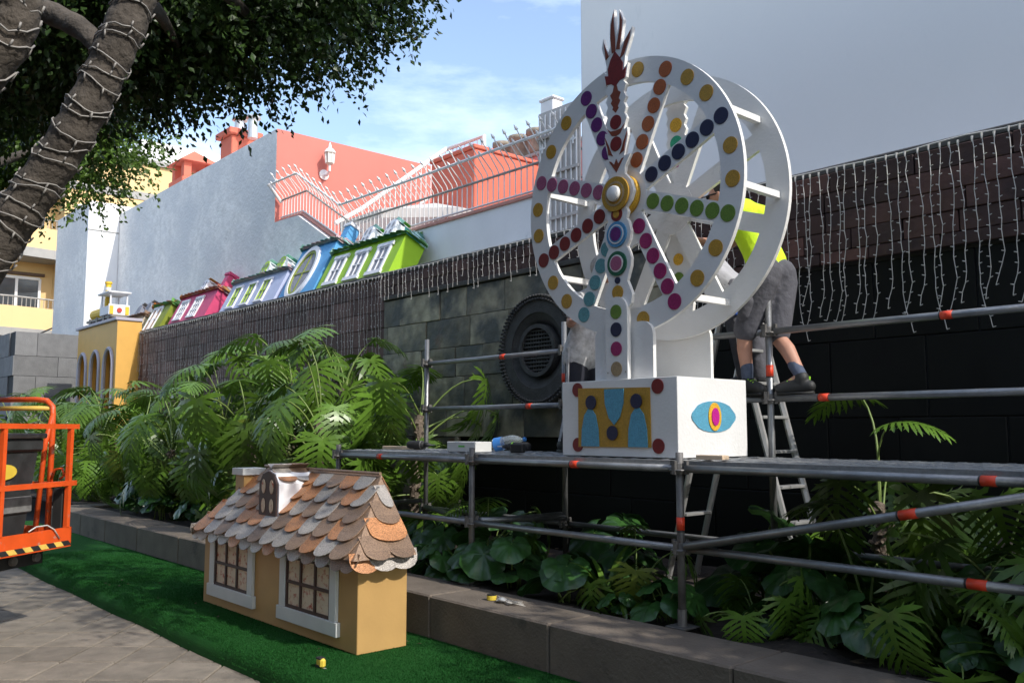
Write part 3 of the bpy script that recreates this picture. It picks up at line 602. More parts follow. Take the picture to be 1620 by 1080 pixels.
t = thing('parasol', (-13.0, 9.6, 3.9), 'white canvas parasol open on the terrace behind the railing', 'parasol')
part('pole', MB().tube([(-13,9.6,3.9),(-13,9.6,5.84)], .03, 8), M['railg'], t)
mb = MB(); c = V(-13.0, 9.6, 5.85); n = 8; vs = [c] + [c + V(1.75*math.cos(R(22.5+45*k)), 1.75*math.sin(R(22.5+45*k)), -.5) for k in range(n)]
mb.add(vs + [v + V(0,0,-.16) for v in vs[1:]], [(0, 1+k, 1+(k+1) % n) for k in range(n)] + [(1+k, 1+n+k, 1+n+(k+1) % n, 1+(k+1) % n) for k in range(n)])
part('canopy', mb, M['canvas'], t)
t = thing('terrace_gate', (-7.9, GY, 3.55), 'rusty white barred gate beside the tall white building', 'gate')
gm = mat('rusted white iron', (.55, .5, .46), .8, .12, 9, dirt=((.25, .13, .08), 7, .62))
for k in range(8): part('bar', MB().tube([(-8.2+k*.094, GY-.05, 3.56), (-8.2+k*.094, GY-.05, 5.75)], .011, 5), M['railw'], t)
for z in (3.75, 4.35, 4.95, 5.45): part('rail', MB().box(-8.24, -7.51, GY-.066, GY-.04, z-.018, z+.018), gm, t)
for k in range(4):
    for z in (4.12, 4.72, 5.3): part('rosette', MB().extr([(-.012,-.06),(.012,-.06),(.012,-.012),(.045,-.012),(.045,.012),(.012,.012),(0,.07),(-.012,.012),(-.045,.012),(-.045,-.012),(-.012,-.012)], XZ(-8.15+k*.188, GY-.07, z), .012), M['railw'], t)
part('sheet', MB().box(-8.25, -7.505, GY-.03, GY-.005, 3.55, 5.8), gm, t)
# tall white building
t = thing('white_building', (0, 12, 0), 'tall plain lavender white building side rising behind the brown tiled wall', 'building')
part('wall', MB().box(-7.48, 9, GY, 16, 0, 7.4), M['plaster'], t)
part('parapet', MB().box(-7.53, 9.05, GY-.03, 16.05, 7.401, 7.55), M['plaster'], t)
part('corner_strip', MB().box(-7.5, -7.482, GY+.005, GY+.12, 3.6, 7.39), M['lowwall'], t)
part('hanging_cable', MB().tube([(-3.08,GY-.02,7.3),(-3.07,GY-.02,6.4),(-3.1,GY-.02,5.9),(-3.06,GY-.02,5.66),(-3.04,GY-.02,5.62)], .006, 5), M['cable'], t)
# white end block at the far left
t = thing('white_annex', (-26.5, 7.5, 0), 'narrow white rendered block beside the yellow apartment building', 'building')
part('wall', MB().box(-28.3, -25.22, 7.0, 12, 0, 7.85), M['stucco'], t)
part('face', MB().box(-25.218, -25.2, 6.99, 7.79, 3.0, 7.86), mat('fresh white render', (.76,.76,.76), .85, .03, 2, .05, 40), t)
part('string_line', MB().box(-25.199, -25.185, 6.99, 7.79, 7.05, 7.075), M['band'], t)
# dark grey stone wall at the far left
t = thing('ashlar_wall', (-26, 5.6, 0), 'dark grey ashlar stone wall at the end of the planting bed', 'wall')
part('core', MB().box(-31, -24.53, 5.25, 6.95, 0, 4.1), M['joint'], t)
z = .0; r_ = 0
while z < 4.1:
    h = .5 if z < 3.5 else 4.1-z
    y = 5.24 - (.5 if r_ % 2 else 0)
    while y < 6.95:
        a, b = max(y, 5.24), min(y+1.0, 6.95); part('stone_block', MB().bbox(-24.529, -24.5, a+.004, b-.004, z+.004, z+h-.004, .004), M['grey_stone'], t); y += 1.0
    xx = -24.5 - (.5 if r_ % 2 else 0)
    while xx > -30: part('stone_block', MB().bbox(max(xx-1.0, -30)+.004, xx-.004, 5.215, 5.249, z+.004, z+h-.004, .004), M['grey_stone'], t); xx -= 1.0
    z += h; r_ += 1
# yellow apartment building
t = thing('apartment_building', (-38, 10, 0), 'pale yellow apartment building with grey bands and recessed balconies', 'building')
YX = -34.0
def yb_(z): return z
part('wall', MB().box(-46, YX-1.2, 4, 22, 0, 11.75), M['yellow'], t)
part('upper_wall', MB().box(YX-1.199, YX, 8.62, 22, 0, 11.75), M['yellow'], t)
for z, h, d in ((11.751, .2, .12), (10.35, .3, .03)): part('band', MB().box(-46.05, YX+d, 8.6, 22.05, z, z+h), M['band'], t)
part('rooftop_block', MB().box(-44, YX-.4, 11.3, 22, 11.952, 12.85), M['roofwhite'], t); part('rooftop_box', MB().box(-44, YX-.6, 10.4, 11.29, 11.952, 12.4), M['roofwhite'], t)
for zb in (5.15, 8.0, 2.3, 10.9):
    part('balcony_slab', MB().add([(YX-1.2,4,zb-.32),(YX+.25,4,zb-.32),(YX+.25,7.1,zb-.32),(YX-.02,8.615,zb-.32),(YX-1.2,8.615,zb-.32)] + [(YX-1.2,4,zb),(YX+.27,4,zb),(YX+.27,7.1,zb),(YX,8.615,zb),(YX-1.2,8.615,zb)], [(0,1,2,3,4)[::-1],(5,6,7,8,9),(0,1,6,5),(1,2,7,6),(2,3,8,7),(3,4,9,8)]), M['band'], t)
    o = part('balcony_parapet', MB().extr([(YX+.24,4),(YX+.24,7.1),(YX-.03,8.6),(YX-.13,8.6),(YX+.13,7.05),(YX+.13,4)], lambda u, v, q: (u, v, zb+.001+q), .75), M['yellow'], t)
    part('balcony_rail', MB().tube([(YX+.18,4,zb+1.08),(YX+.18,7.08,zb+1.08),(YX-.08,8.6,zb+1.08)], .03, 6), M['railg'], o)
    mb = MB()
    for k in range(24): y = 5.2+k*.145; x_ = YX+.18 - max(0, (y-7.08)/1.52)*.26; mb.tube([(x_,y,zb+.75),(x_,y,zb+1.07)], .014, 4)
    part('baluster', mb, M['railg'], o)
    o = part('window', MB().box(YX-1.199, YX-1.17, 6.75, 8.2, zb+.5, zb+1.95), M['pane'], t)
    mb = MB()
    for y in (6.75, 7.45, 8.2): mb.box(YX-1.169, YX-1.12, y-.045, y+.045, zb+.5, zb+1.95)
    mb.box(YX-1.168, YX-1.121, 6.75, 8.2, zb+1.9, zb+2.0); part('frame', mb, M['winwhite'], o)
    part('lintel', MB().box(YX-1.199, YX-1.1, 6.6, 8.35, zb+2.05, zb+2.15), mat('dark lintel', (.12,.08,.06), .8), t)
part('scroll_bracket', MB().extr([(8.75,8.6),(9.6,8.6),(9.6,9.75),(8.95,9.75),(8.85,9.2)], lambda u, v, q: (YX+.002+q, u, v), .25), M['roofwhite'], t)
part('cable_bundle', MB().tube([(YX+.05,8.65,8.2),(YX+.06,8.68,6.5),(YX+.05,8.6,5.4),(YX+.07,8.66,3.0)], .05, 6), M['blackp'], t)
part('cross_cable', MB().tube([(YX+.3,8.6,5.35),(YX+.3,7.8,4.9),(YX+.3,6.8,4.82),(YX+.3,5.5,5.05)], .03, 5), M['blackp'], t)
solo('concrete_post', MB().bbox(-28.3, -28.1, 5.3-.1, 5.42, 4.1, 6.6, .02), M['band'], 'plain grey concrete post above the ashlar wall', 'post')

# ------------------------------------------------------------------ scaffold
sc = thing('scaffold', (-4.5, 5, .45), 'galvanised tube scaffold with steel deck around the white wheel', 'scaffold')
FY, RY_ = 4.5, 5.55; PX = [-7.64, -5.57, -3.5, -1.43, .64]
tr = .0242
def coupler(p, parent):
    mb = MB(); mb.lathe([(.034,-.035),(.036,-.03),(.036,.03),(.034,.035)], p, 10); mb.lathe([(.062,-.006),(.066,0),(.062,.006)], (p[0],p[1],p[2]-.01), 8)
    for a in (0, 90, 180, 270): c, s = math.cos(R(a)), math.sin(R(a)); mb.box(p[0]+c*.052-.012, p[0]+c*.052+.012, p[1]+s*.052-.012, p[1]+s*.052+.012, p[2]-.035, p[2]+.05)
    part('coupler', mb, M['oldsteel'], parent)
for x in PX:
    for y, zt_ in ((FY, 1.52), (RY_, 2.62)):
        o = part('standard', MB().tube([(x,y,.47),(x,y,zt_)], tr, 12), M['oldsteel'] if y == FY else M['steel'], sc, True)
        part('base_plate', MB().bbox(x-.075, x+.075, y-.075, y+.075, .45, .462, .003).tube([(x,y,.46),(x,y,.56)], .03, 10), M['oldsteel'], o)
        for z in ((1.42, .93) if y == FY else (1.42, .85, 1.88, 2.36)): coupler((x,y,z), o)
def tband(parent, p, d, w_=.07):
    p = V(*p); d = V(*d).normalized(); part('tape_band', MB().tube([p-d*w_/2, p+d*w_/2], tr+.0018, 12), M['tape'], parent, True)
    part('tape_print', MB().tube([p-d*w_*.62, p-d*w_*.51], tr+.0016, 12), M['tapeblack'], parent, True)
for i in range(len(PX)-1):
    a, b = PX[i], PX[i+1]
    for z in (1.42, .93):
        o = part('ledger', MB().tube([(a+.05,FY,z),(b-.05,FY,z)], tr, 12), M['steel'], sc, True)
        if z > 1: tband(o, (a+(.62 if i == 1 else .98 if i == 2 else .4)*(b-a)*(.9), FY, z), (1,0,0))
        if i == 2 and z < 1: tband(o, (-1.75, FY, z), (1,0,0), .09)
    for z in (1.42, .85): part('ledger', MB().tube([(a+.05,RY_,z),(b-.05,RY_,z)], tr, 12), M['steel'], sc, True)
    for z in (1.88, 2.36):
        o = part('guard_rail', MB().tube([(a+.05,RY_,z),(b-.05,RY_,z)], tr, 12), M['steel'], sc, True)
        if i in (0, 2): tband(o, (a + (.6 if z > 2 else .78 if i == 0 else .2)*(b-a), RY_, z), (1,0,0))
for i, x in enumerate(PX):
    for z in ((1.42, .93)): part('transom', MB().tube([(x,FY+.05,z),(x,RY_-.05,z-.0)], tr, 10), M['steel'], sc, True)
o = part('brace', MB().tube([(-3.44,FY-.035,.95),(-1.48,FY-.035,1.36)], tr, 12), M['steel'], sc, True); tband(o, (-2.05, FY-.035, .95+(1.39/1.96)*.41), (1.96,0,.41), .09)
part('brace', MB().tube([(-5.5,FY+.03,.95),(-5.55,RY_-.02,.9),], tr, 10), M['steel'], sc, True)
part('brace', MB().tube([(-5.52,FY+.05,.92),(-7.6,RY_-.04,.87)], tr, 10), M['steel'], sc, True)
tband(sc, (-3.57+.07, RY_, 2.08), (0,0,1), .08); tband(sc, (-5.57, RY_, 2.12), (0,0,1), .08); tband(sc, (-3.5, FY, 1.08), (0,0,1), .08)
# steel deck planks with punched holes
for i in range(len(PX)-1):
    a, b = PX[i]+.03, PX[i+1]-.03
    for k in range(3):
        y0 = FY+.03+k*.335; y1 = y0+.325
        mb = MB(); nxh, nyh = 30, 5; dx = (b-a)/nxh; dy = (y1-y0)/nyh
        for u in range(nxh):
            for v in range(nyh):
                xa, ya_ = a+u*dx, y0+v*dy
                if (u+v) % 2 == 0 and 0 < v < nyh-1:   # hole with raised rim
                    h = .25; P8 = [(xa,ya_),(xa+dx,ya_),(xa+dx,ya_+dy),(xa,ya_+dy)]; cxx, cyy = xa+dx/2, ya_+dy/2
                    inn = [(cxx+(p[0]-cxx)*.45, cyy+(p[1]-cyy)*.5) for p in P8]
                    mb.add([(*p, 1.468) for p in P8]+[(*p, 1.474) for p in inn]+[(*p, 1.462) for p in inn], [(j,(j+1)%4,4+(j+1)%4,4+j) for j in range(4)]+[(4+j,4+(j+1)%4,8+(j+1)%4,8+j) for j in range(4)])
                else: mb.add([(xa,ya_,1.468),(xa+dx,ya_,1.468),(xa+dx,ya_+dy,1.468),(xa,ya_+dy,1.468)], [(0,1,2,3)])
        mb.box(a, b, y0, y0+.012, 1.425, 1.4675); mb.box(a, b, y1-.012, y1, 1.425, 1.4675)
        part('deck_plank', mb, M['deck'], sc)

# ------------------------------------------------------------------ white decorated wheel on its box
wt = thing('decorated_wheel', (-4.13, 5.0, 1.476), 'big white wheel cut-out with coloured glitter dots and flame topped pillar', 'wheel decoration')
DZ = 1.478
box_ = part('base_box', MB().bbox(-4.66, -3.6, 4.62, 5.4, DZ, 2.01, .003), M['white'], wt)
C0 = (-4.13, 3.33)
def flat(name, poly, cx, y, cz, m, parent, d=None):
    if d is None: d = (.0035 if m == G['rust'] else .005) if 'flame' in name else .0065
    return part(name, MB().extr(poly, XZ(cx, y-d, cz), d), m, parent)
part('picture_panel', MB().extr([(-.33,-.205),(.34,-.2),(.335,.2),(-.33,.215)], XZ(-4.16, 4.612, 1.745), .0075), G['yellow'] if False else G['gold'], box_)
for cx in (-.22, .22): flat('blue_shape', [(-.085,-.2),(.085,-.2),(.08,-.08),(.055,.02),(.0,.085),(-.055,.02),(-.08,-.08)], -4.16+cx+.01, 4.6115, 1.745, G['blue'], box_)
flat('blue_shape', [(-.09,.2),(-.085,.1),(-.05,.0),(0,-.05),(.05,.0),(.085,.1),(.09,.2)], -4.14, 4.6115, 1.745, G['blue'], box_)
for cx, cz in ((-.2,.11),(.22,.11),(.0,-.105)): flat('navy_dot', circ(.05), -4.155+cx, 4.605, 1.745+cz, G['navy'], box_)
for cx in (-4.5, -3.76):
    for cz in (1.555, 1.95): flat('red_dot', circ(.05), cx, 4.619, cz, G['red'], box_)
YZr = lambda cy, cz, x0: (lambda u, v, q: (x0+q, cy+u, cz+v))
part('eye_shape', MB().extr([(.25*math.cos(R(a))*1.0, .105*math.sin(R(a))*(1 if abs(math.cos(R(a))) < .75 else .8)) for a in range(0,360,15)], YZr(5.01,1.75,-3.6), .006), G['blue'], box_)
part('eye_ring', MB().extr(circ(.095,24,sx=.75), YZr(5.01,1.75,-3.594), .006), G['yellow'], box_)
part('eye_pupil', MB().extr(circ(.06,24,sx=.7), YZr(5.01,1.75,-3.588), .006), G['hot'], box_)
SP = [('orange', 65), ('navy', 24), ('green', -18), ('magenta', -62), ('teal', -117), ('red', -158), ('pinkd', 162), ('purple', 114)]
SPK = [(n, a) for n, a in SP]
def wheel(y, front):
    T = XZ(C0[0], y, C0[1]); d = .032
    rg = part('ring', MB().ring(T, .82, 1.0, d, 96, 0, 1), [M['white'], M['wedge']], wt)
    for n, a in SPK:
        c, s = math.cos(R(a)), math.sin(R(a))
        poly = [(c*r_-s*w_, s*r_+c*w_) for r_, w_ in ((.19,-.066),(.825,-.066),(.825,.066),(.19,.066))]
        o = part('spoke', MB().extr(poly, XZ(C0[0], y+.001, C0[1]), d-.002, 0, 1), [M['white'], M['wedge']], wt)
        if front:
            for r_ in (.27, .4, .53, .66, .79): flat(n+'_dot' if n not in ('pinkd',) else 'pink_dot', circ(.055), C0[0]+c*r_, y+.0005, C0[1]+s*r_, G[n], o)
            flat('ring_dot', circ(.056), C0[0]+c*.915, y, C0[1]+s*.915, G[n], rg)
    part('hub_plate', MB().extr(circ(.2, 32), XZ(C0[0], y-.002, C0[1]), d+.004, 0, 1), [M['white'], M['wedge']], wt)
    if front:
        angs = sorted(a % 360 for _, a in SPK)
        for i in range(8):
            a0, a1 = angs[i], angs[(i+1) % 8] + (360 if i == 7 else 0)
            for f in (1/3., 2/3.): a = R(a0+(a1-a0)*f); flat('gold_dot', circ(.055), C0[0]+math.cos(a)*.915, y, C0[1]+math.sin(a)*.915, G['gold'], rg)
wheel(4.74, True); wheel(5.27, False)
for a in (-5, 32, 77, 122, 167, 212, 257, 302):
    c, s = math.cos(R(a)), math.sin(R(a)); p = V(C0[0]+c*.91, 0, C0[1]+s*.91)
    part('crossbar', MB().box(p.x-.022, p.x+.022, 4.773, 5.269, p.z-.022, p.z+.022), M['wedge'], wt)
part('axle', MB().tube([(C0[0],4.62,C0[1]),(C0[0],5.45,C0[1])], .03, 12), M['wedge'], wt)
part('hub_disc', MB().lathe([(.14,0),(.15,.01),(.15,.05)], (C0[0], 4.685, C0[1]), 32, axis='y'), G['yellow'], wt, True)
# pillars
half = [(.085,2.015),(.085,2.50),(.12,2.54),(.13,2.60),(.105,2.66),(.085,2.70),(.10,2.745),(.12,2.80),(.125,2.86),(.10,2.92),(.085,2.945),(.11,2.985),(.125,3.05),(.105,3.12),(.085,3.145),(.10,3.19),(.085,3.225),(.13,3.27),(.155,3.33),(.13,3.41),(.075,3.47),(.08,3.52),(.13,3.60),(.075,3.60),(.09,3.66),(.11,3.74),(.105,3.80),(.075,3.79),(.085,3.83),(.10,3.87),(.08,3.91),(.095,3.95),(.075,3.99),(.095,4.03),(.075,4.07),(.10,4.12),(.075,4.15),(.10,4.17),(.12,4.27),(.085,4.24)]
flame = [(.085,4.24),(.095,4.33),(.155,4.46),(.165,4.52),(.095,4.45),(.045,4.40),(.07,4.52),(.085,4.6),(.045,4.69),(.042,4.58),(.015,4.49),(.0,4.60),(-.005,4.71),(-.045,4.62),(-.05,4.54),(-.045,4.44),(-.065,4.40),(-.10,4.45),(-.115,4.52),(-.13,4.45),(-.10,4.36),(-.085,4.30)]
sil = [(-x_, z_) for x_, z_ in half][::-1]
poly = half + flame[1:] + sil
def pillar(y, d, front):
    p = part('pillar', MB().extr(poly if front else half[:-2] + [(.04,4.22),(-.04,4.22)] + sil[2:], XZ(C0[0], y, 0), d, 0, 1), [M['white'], M['wedge']], wt)
    yf = y if front else y
    ds = [('tan',2.1,.045),('magenta',2.235,.05),('navy',2.37,.05),('green',2.50,.046),('gold',2.625,.05),('navy',2.71,.024)] 
    if not front: ds = [('purple',2.62,.05),('green',2.80,.05),('yellow',2.95,.045),('green',3.52,.05),('hot',3.72,.055),('emerald',3.86,.055),('yellow',4.0,.055)]
    for n, z, r_ in ds: flat('glitter_dot', circ(r_), C0[0], y-.0005, z, G[n], p)
    if front:
        for z, rr in ((2.83, [('dgreen',.088,.012),('white',.062,.016),('pinkd',.052,.02)]), (3.04, [('cyan',.092,.012),('white',.07,.016),('cyan',.06,.018),('purple',.05,.02)]), (3.185, [('red',.05,.008),('gold',.028,.012)])):
            for n, r_, dd in rr: flat('target_ring', circ(r_, 28), C0[0], y-.0005, z, G[n] if n != 'white' else M['white'], p, dd)
        for z in (3.70, 3.86): flat('red_dot', circ(.052), C0[0], y-.0005, z, G['red'], p)
        flat('flame_print', [(0,3.49),(.07,3.585),(.05,3.58),(.02,3.55),(0,3.59),(-.02,3.55),(-.05,3.58),(-.07,3.585)], C0[0], y-.0005, 0, G['rust'], p)
        for s in (-1, 1): flat('flame_print', [(s*.03,3.615),(s*.075,3.635),(s*.082,3.68),(s*.1,3.74),(s*.105,3.77),(s*.07,3.70),(s*.05,3.65)][::s], C0[0], y-.0005, 0, G['rust'], p)
        flat('flame_print', [(0,3.757),(.04,3.768),(.085,3.83),(.05,3.802),(0,3.798),(-.05,3.802),(-.085,3.83),(-.04,3.768)], C0[0], y-.0005, 0, G['rust'], p)
        flat('flame_print', [(0,3.93),(.03,3.96),(.022,3.975),(.045,4.01),(.03,4.03),(.05,4.07),(.025,4.09),(.0,4.17),(-.025,4.09),(-.05,4.07),(-.03,4.03),(-.045,4.01),(-.022,3.975),(-.03,3.96)], C0[0], y-.0005, 0, G['rust'], p)
        flat('flame_print', [(0,4.125),(.04,4.16),(.09,4.165),(.105,4.24),(.07,4.22),(.075,4.28),(.045,4.33),(0,4.39),(-.045,4.33),(-.07,4.27),(-.065,4.22),(-.1,4.23),(-.085,4.16),(-.04,4.155)], C0[0], y-.0005, 0, G['red'], p)
        for pl in ([(.045,4.32),(.085,4.34),(.14,4.45),(.15,4.5),(.09,4.43)], [(.01,4.40),(.045,4.39),(.066,4.53),(.072,4.6),(.05,4.66),(.048,4.55)], [(-.03,4.38),(.005,4.39),(.003,4.48),(-.007,4.58),(-.012,4.68),(-.035,4.6),(-.042,4.5)], [(-.06,4.37),(-.045,4.38),(-.09,4.35),(-.085,4.31),(-.06,4.31)][:3]+[(-.108,4.49)], ):
            flat('flame_print', pl, C0[0], y-.0005, 0, G['rust'], p)
        hubp = part('hub_face', MB().lathe([(.125,0),(.125,.02)], (C0[0], y-.022, C0[1]), 36, axis='y'), G['gold'], p)
        part('hub_ring', MB().ring(XZ(C0[0], y-.026, C0[1]), .075, .09, .003, 36), G['tan'], hubp)
        part('hub_cap', MB().lathe([(.05,-.03),(.056,-.02),(.058,.0)], (C0[0], y-.024, C0[1]), 28, axis='y'), M['wedge'], hubp, True)
    return p
pillar(4.652, .03, True); pillar(5.345, .03, False)
arch = lambda w_, h: [(-w_,0),(w_,0),(w_,h-.1)] + [(w_-.1+.1*math.cos(R(a)), h-.1+.1*math.sin(R(a))) for a in range(15,91,15)] + [(-w_+.1-.1*math.sin(R(a)), h-.1+.1*math.cos(R(a))) for a in range(0,91,15)]
for y, h in ((4.70, .40), (5.31, .42)): part('arch_panel', MB().extr(arch(.27 if y < 5 else .3, h), XZ(-4.13, y, 2.011), .03, 0, 1), [M['white'], M['wedge']], wt)
post = MB().extr([(-.1,0),(.1,0),(.1,.48)] + [(.1*math.cos(R(a)), .48+.1*math.sin(R(a))) for a in range(15,180,15)] + [(-.1,.48)], XZ(C0[0], 4.63, 2.012), .02, 0, 1)
pp = part('pillar_front', post, [M['white'], M['wedge']], wt)
for n, z in (('tan',2.085),('magenta',2.225),('navy',2.36),('green',2.485)): flat('glitter_dot', circ(.05), C0[0], 4.6295, z, G[n], pp)
for sx in (-1, 1):
    for z in (2.06,): flat('screw', circ(.006, 8), C0[0]+sx*.082, 4.6295, z, M['railg'], pp, .003)

# ------------------------------------------------------------------ step ladder
t = thing('step_ladder', (-4.1, 6.1, .45), 'aluminium step ladder standing in the planting bed behind the scaffold', 'ladder')
for s, sg in ((-1, 'front'), (1, 'rear')):
    for y in (5.92, 6.3):
        part('rail', MB().tube([(-4.12+s*.62, y, .44), (-4.12+s*.06, y+.02, 2.55)], .026, 6), M['alu'], t)
    n = 7 if s > 0 else 3
    for k in range(n):
        f = (k+1)/(n+1); x = -4.12+s*(.62-.56*f); z = .44+2.11*f
        part('tread', MB().bbox(x-.04, x+.04, 5.95, 6.29, z-.012, z+.012, .003), M['alu'], t)
part('top_cap', MB().bbox(-4.24, -4.0, 5.9, 6.34, 2.56, 2.6, .008), mat('blue plastic', (.03,.12,.5), .5), t)
for s in (-1, 1): part('spreader', MB().tube([(-4.12-.36,5.9 if s<0 else 6.33,1.42),(-4.12+.36,5.9 if s<0 else 6.33,1.42)], .008, 5), mat('blue plastic', (0,0,0)), t)

# ------------------------------------------------------------------ things on the deck, kerb and carpet
dz = 1.478
solo('timber_offcut', MB().bbox(-7.3, -6.75, 4.78, 4.87, dz, dz+.03, .003), M['wood'], 'long pale pine offcut lying on the scaffold deck', 'timber')
solo('timber_offcut', MB().bbox(-3.42, -3.22, 4.56, 4.63, dz, dz+.028, .003), M['wood'], 'short pine block on the deck beside the white base box', 'timber')
t = thing('carton', (-5.85, 4.7, dz), 'white cardboard carton with green print on the deck', 'carton')
part('body', MB().bbox(-6.06, -5.68, 4.62, 4.8, dz, dz+.085, .004), M['carton'], t); part('print', MB().box(-5.9, -5.82, 4.6185, 4.6199, dz+.04, dz+.055), M['greenp'], t)
t = thing('water_bottle', (-5.72, 4.85, dz+.056), 'clear plastic water bottle with blue label lying on the deck', 'bottle', None, (0, R(80), R(25)))
part('body', MB().lathe([(.046,0),(.055,.01),(.055,.09),(.05,.1),(.055,.11),(.055,.19),(.035,.24),(.016,.26),(.016,.28)], (0,0,0), 16), M['bottle'], t, True, True)
part('label', MB().ring(lambda u, v, q: (u, v, .02+q), .0558, .057, .07, 20), M['blue_label'], t, False, True); part('cap', MB().lathe([(.018,.281),(.018,.3)], (0,0,0), 10), M['blue_label'], t, False, True)
def drill(loc, rz, label, grn):
    t = thing('cordless_drill', loc, label, 'drill', None, (0,0,rz))
    part('body', MB().tube([(-.09,0,.05),(-.07,0,.05),(.06,0,.05),(.09,0,.05)], [.03,.036,.036,.028], 12), M['blackp'], t, True, True)
    part('chuck', MB().tube([(.09,0,.05),(.12,0,.05),(.15,0,.05)], [.024,.022,.012], 10), M['shoe'], t, True, True); part('bit', MB().tube([(.15,0,.05),(.2,0,.05)], .004, 6), M['alu'], t, False, True)
    part('handle', MB().tube([(-.04,.0,.045),(-.06,.1,.04)], [.024,.02], 8), M['blackp'], t, True, True); part('battery', MB().bbox(-.11,-.0,.1,.16,.005,.075,.008), M['blackp'], t, False, True)
    part('collar', MB().tube([(.05,0,.05),(.062,0,.05)], .0375, 12), M['lime'] if grn else M['oldsteel'], t, True, True)
drill((-6.62, 4.7, dz), R(20), 'black cordless drill lying next to the long pine offcut', False)
drill((-5.28, 4.75, dz), R(200), 'black cordless drill with lime green collar near the bottle', True)
t = thing('tape_measure', (-5.14, 2.93, .162), 'yellow and black tape measure on the green carpet', 'tape measure')
part('case', MB().bbox(-.035,.035,-.02,.02,.002,.06,.012), M['sticker'], t, False, True); part('grip', MB().bbox(-.039,.012,-.0215,.0215,.0,.022,.004).bbox(-.039,.02,-.0215,.0215,.052,.064,.004), M['blackp'], t, False, True); part('tongue', MB().box(.035,.055,-.008,.008,.004,.006), M['alu'], t, False, True)
t = thing('wire_scrap', (-4.75, 4.16, .462), 'tangle of wire and tape scraps lying on the kerb', 'scrap')
part('wire', MB().tube([(.17*math.sin(k*1.9)*(.4+k/40), .05*math.cos(k*2.3), .012+.012*math.sin(k*3.1)) for k in range(26)], .004, 5), M['railg'], t, True, True)
part('tape_roll', MB().ring(lambda u, v, q: (-.17+u, v, .001+q), .018, .035, .03, 18), M['sticker'], t, False, True); part('tape_core', MB().ring(lambda u, v, q: (-.17+u, v, .032+q), .018, .034, .006, 18), M['blackp'], t, False, True)
part('foil', MB().lathe([(.03,0),(.045,.012),(.02,.03),(.005,.034)], (-.06,0,0), 7), M['alu'], t, False, True)

# ------------------------------------------------------------------ lift basket
ang = yaw - R(12); dF = V(-math.sin(ang), math.cos(ang), 0); dN = V(-dF.y, dF.x, 0)   # dF: along the visible side, dN: to the left
B0 = V(-8.06, 2.22, 0) 
lt = thing('lift_basket', B0, 'orange aerial lift basket with hazard striped toe board', 'lift')
def lp(a, b, z): return (dF*a + dN*b + V(0,0,z))           # a backwards is negative
def lbar(name, p, q, s, m, parent=lt):
    p, q = V(*p), V(*q); d = (q-p).normalized(); up = V(0,0,1) if abs(d.z) < .9 else dF.copy(); x_ = d.cross(up).normalized(); y_ = x_.cross(d)
    vs = [c + x_*s*i + y_*s*j for c in (p, q) for i, j in ((-1,-1),(1,-1),(1,1),(-1,1))]
    return part(name, MB().add(vs, [(3,2,1,0),(4,5,6,7),(0,1,5,4),(1,2,6,5),(2,3,7,6),(3,0,4,7)]), m, parent, False, True)
Lb, Wb, Z0b, ZTb = 1.9, .78, .70, 1.69; OR = M['orange']
def quad(name, c, m, th=.012, parent=lt):
    c = [V(*p) for p in c]; n = (c[1]-c[0]).cross(c[3]-c[0]).normalized()*th
    return part(name, MB().add(c+[p+n for p in c], [(3,2,1,0),(4,5,6,7),(0,1,5,4),(1,2,6,5),(2,3,7,6),(3,0,4,7)]), m, parent, False, True)
quad('floor', [lp(0,.0,Z0b+.02), lp(0,Wb,Z0b+.02), lp(-Lb,Wb,Z0b+.02), lp(-Lb,0,Z0b+.02)], M['oldsteel'])
for nm, a, b in (('toe_board', lp(0,0,Z0b), lp(-Lb,0,Z0b)), ('toe_board', lp(0,Wb,Z0b), lp(0,0,Z0b)), ('toe_board', lp(-Lb,0,Z0b), lp(-Lb,Wb,Z0b)), ('toe_board', lp(-Lb,Wb,Z0b), lp(0,Wb,Z0b))):
    tb = quad(nm, [a, b, b+V(0,0,.16), a+V(0,0,.16)], OR)
    if nm and a == lp(0,0,Z0b):
        k = 0; u = (b-a).normalized(); nn = (u.cross(V(0,0,1)).normalized())*-.004
        while k*.085 < Lb-.09:
            c = a + u*(k*.085+.0) + nn; quad('hazard_stripe', [c+V(0,0,.012), c+u*.085+V(0,0,.012), c+u*.085*1.45+V(0,0,.052), c+u*.085*.45+V(0,0,.052)], M['stripey'] if k % 2 else M['blackp'], .002, tb); k += 1
for a in (-.05, -.78, -1.6): lbar('post', lp(a,.012,Z0b+.16), lp(a,.012,ZTb), .018, OR)
for a in (-.05, -1.0, -1.8): lbar('post', lp(a,Wb-.012,Z0b+.16), lp(a,Wb-.012,ZTb), .018, OR)
lbar('top_rail', lp(.03,.012,ZTb), lp(-Lb,.012,ZTb), .02, OR); lbar('top_rail', lp(.03,Wb-.012,ZTb), lp(-Lb,Wb-.012,ZTb), .02, OR)
lbar('mid_rail', lp(.03,.012,1.22), lp(-Lb,.012,1.22), .02, OR); lbar('mid_rail', lp(0,.012,1.21), lp(0,Wb,1.21), .018, OR)
part('hoop', MB().tube([lp(.0,.23,Z0b+.1), lp(.0,.23,1.7), lp(.0,.24,1.86), lp(.0,.30,1.91), lp(.0,.4,1.92), lp(.0,Wb,1.92)], .024, 8), OR, lt, True, True)
part('hoop', MB().tube([lp(-.06,.3,Z0b+.1), lp(-.03,.27,1.55), lp(.0,.23,1.8)], .022, 8), OR, lt, True, True)
part('yellow_rail', MB().tube([lp(.0,.26,1.845), lp(.0,Wb,1.845)], .02, 8), M['stripey'], lt, True, True)
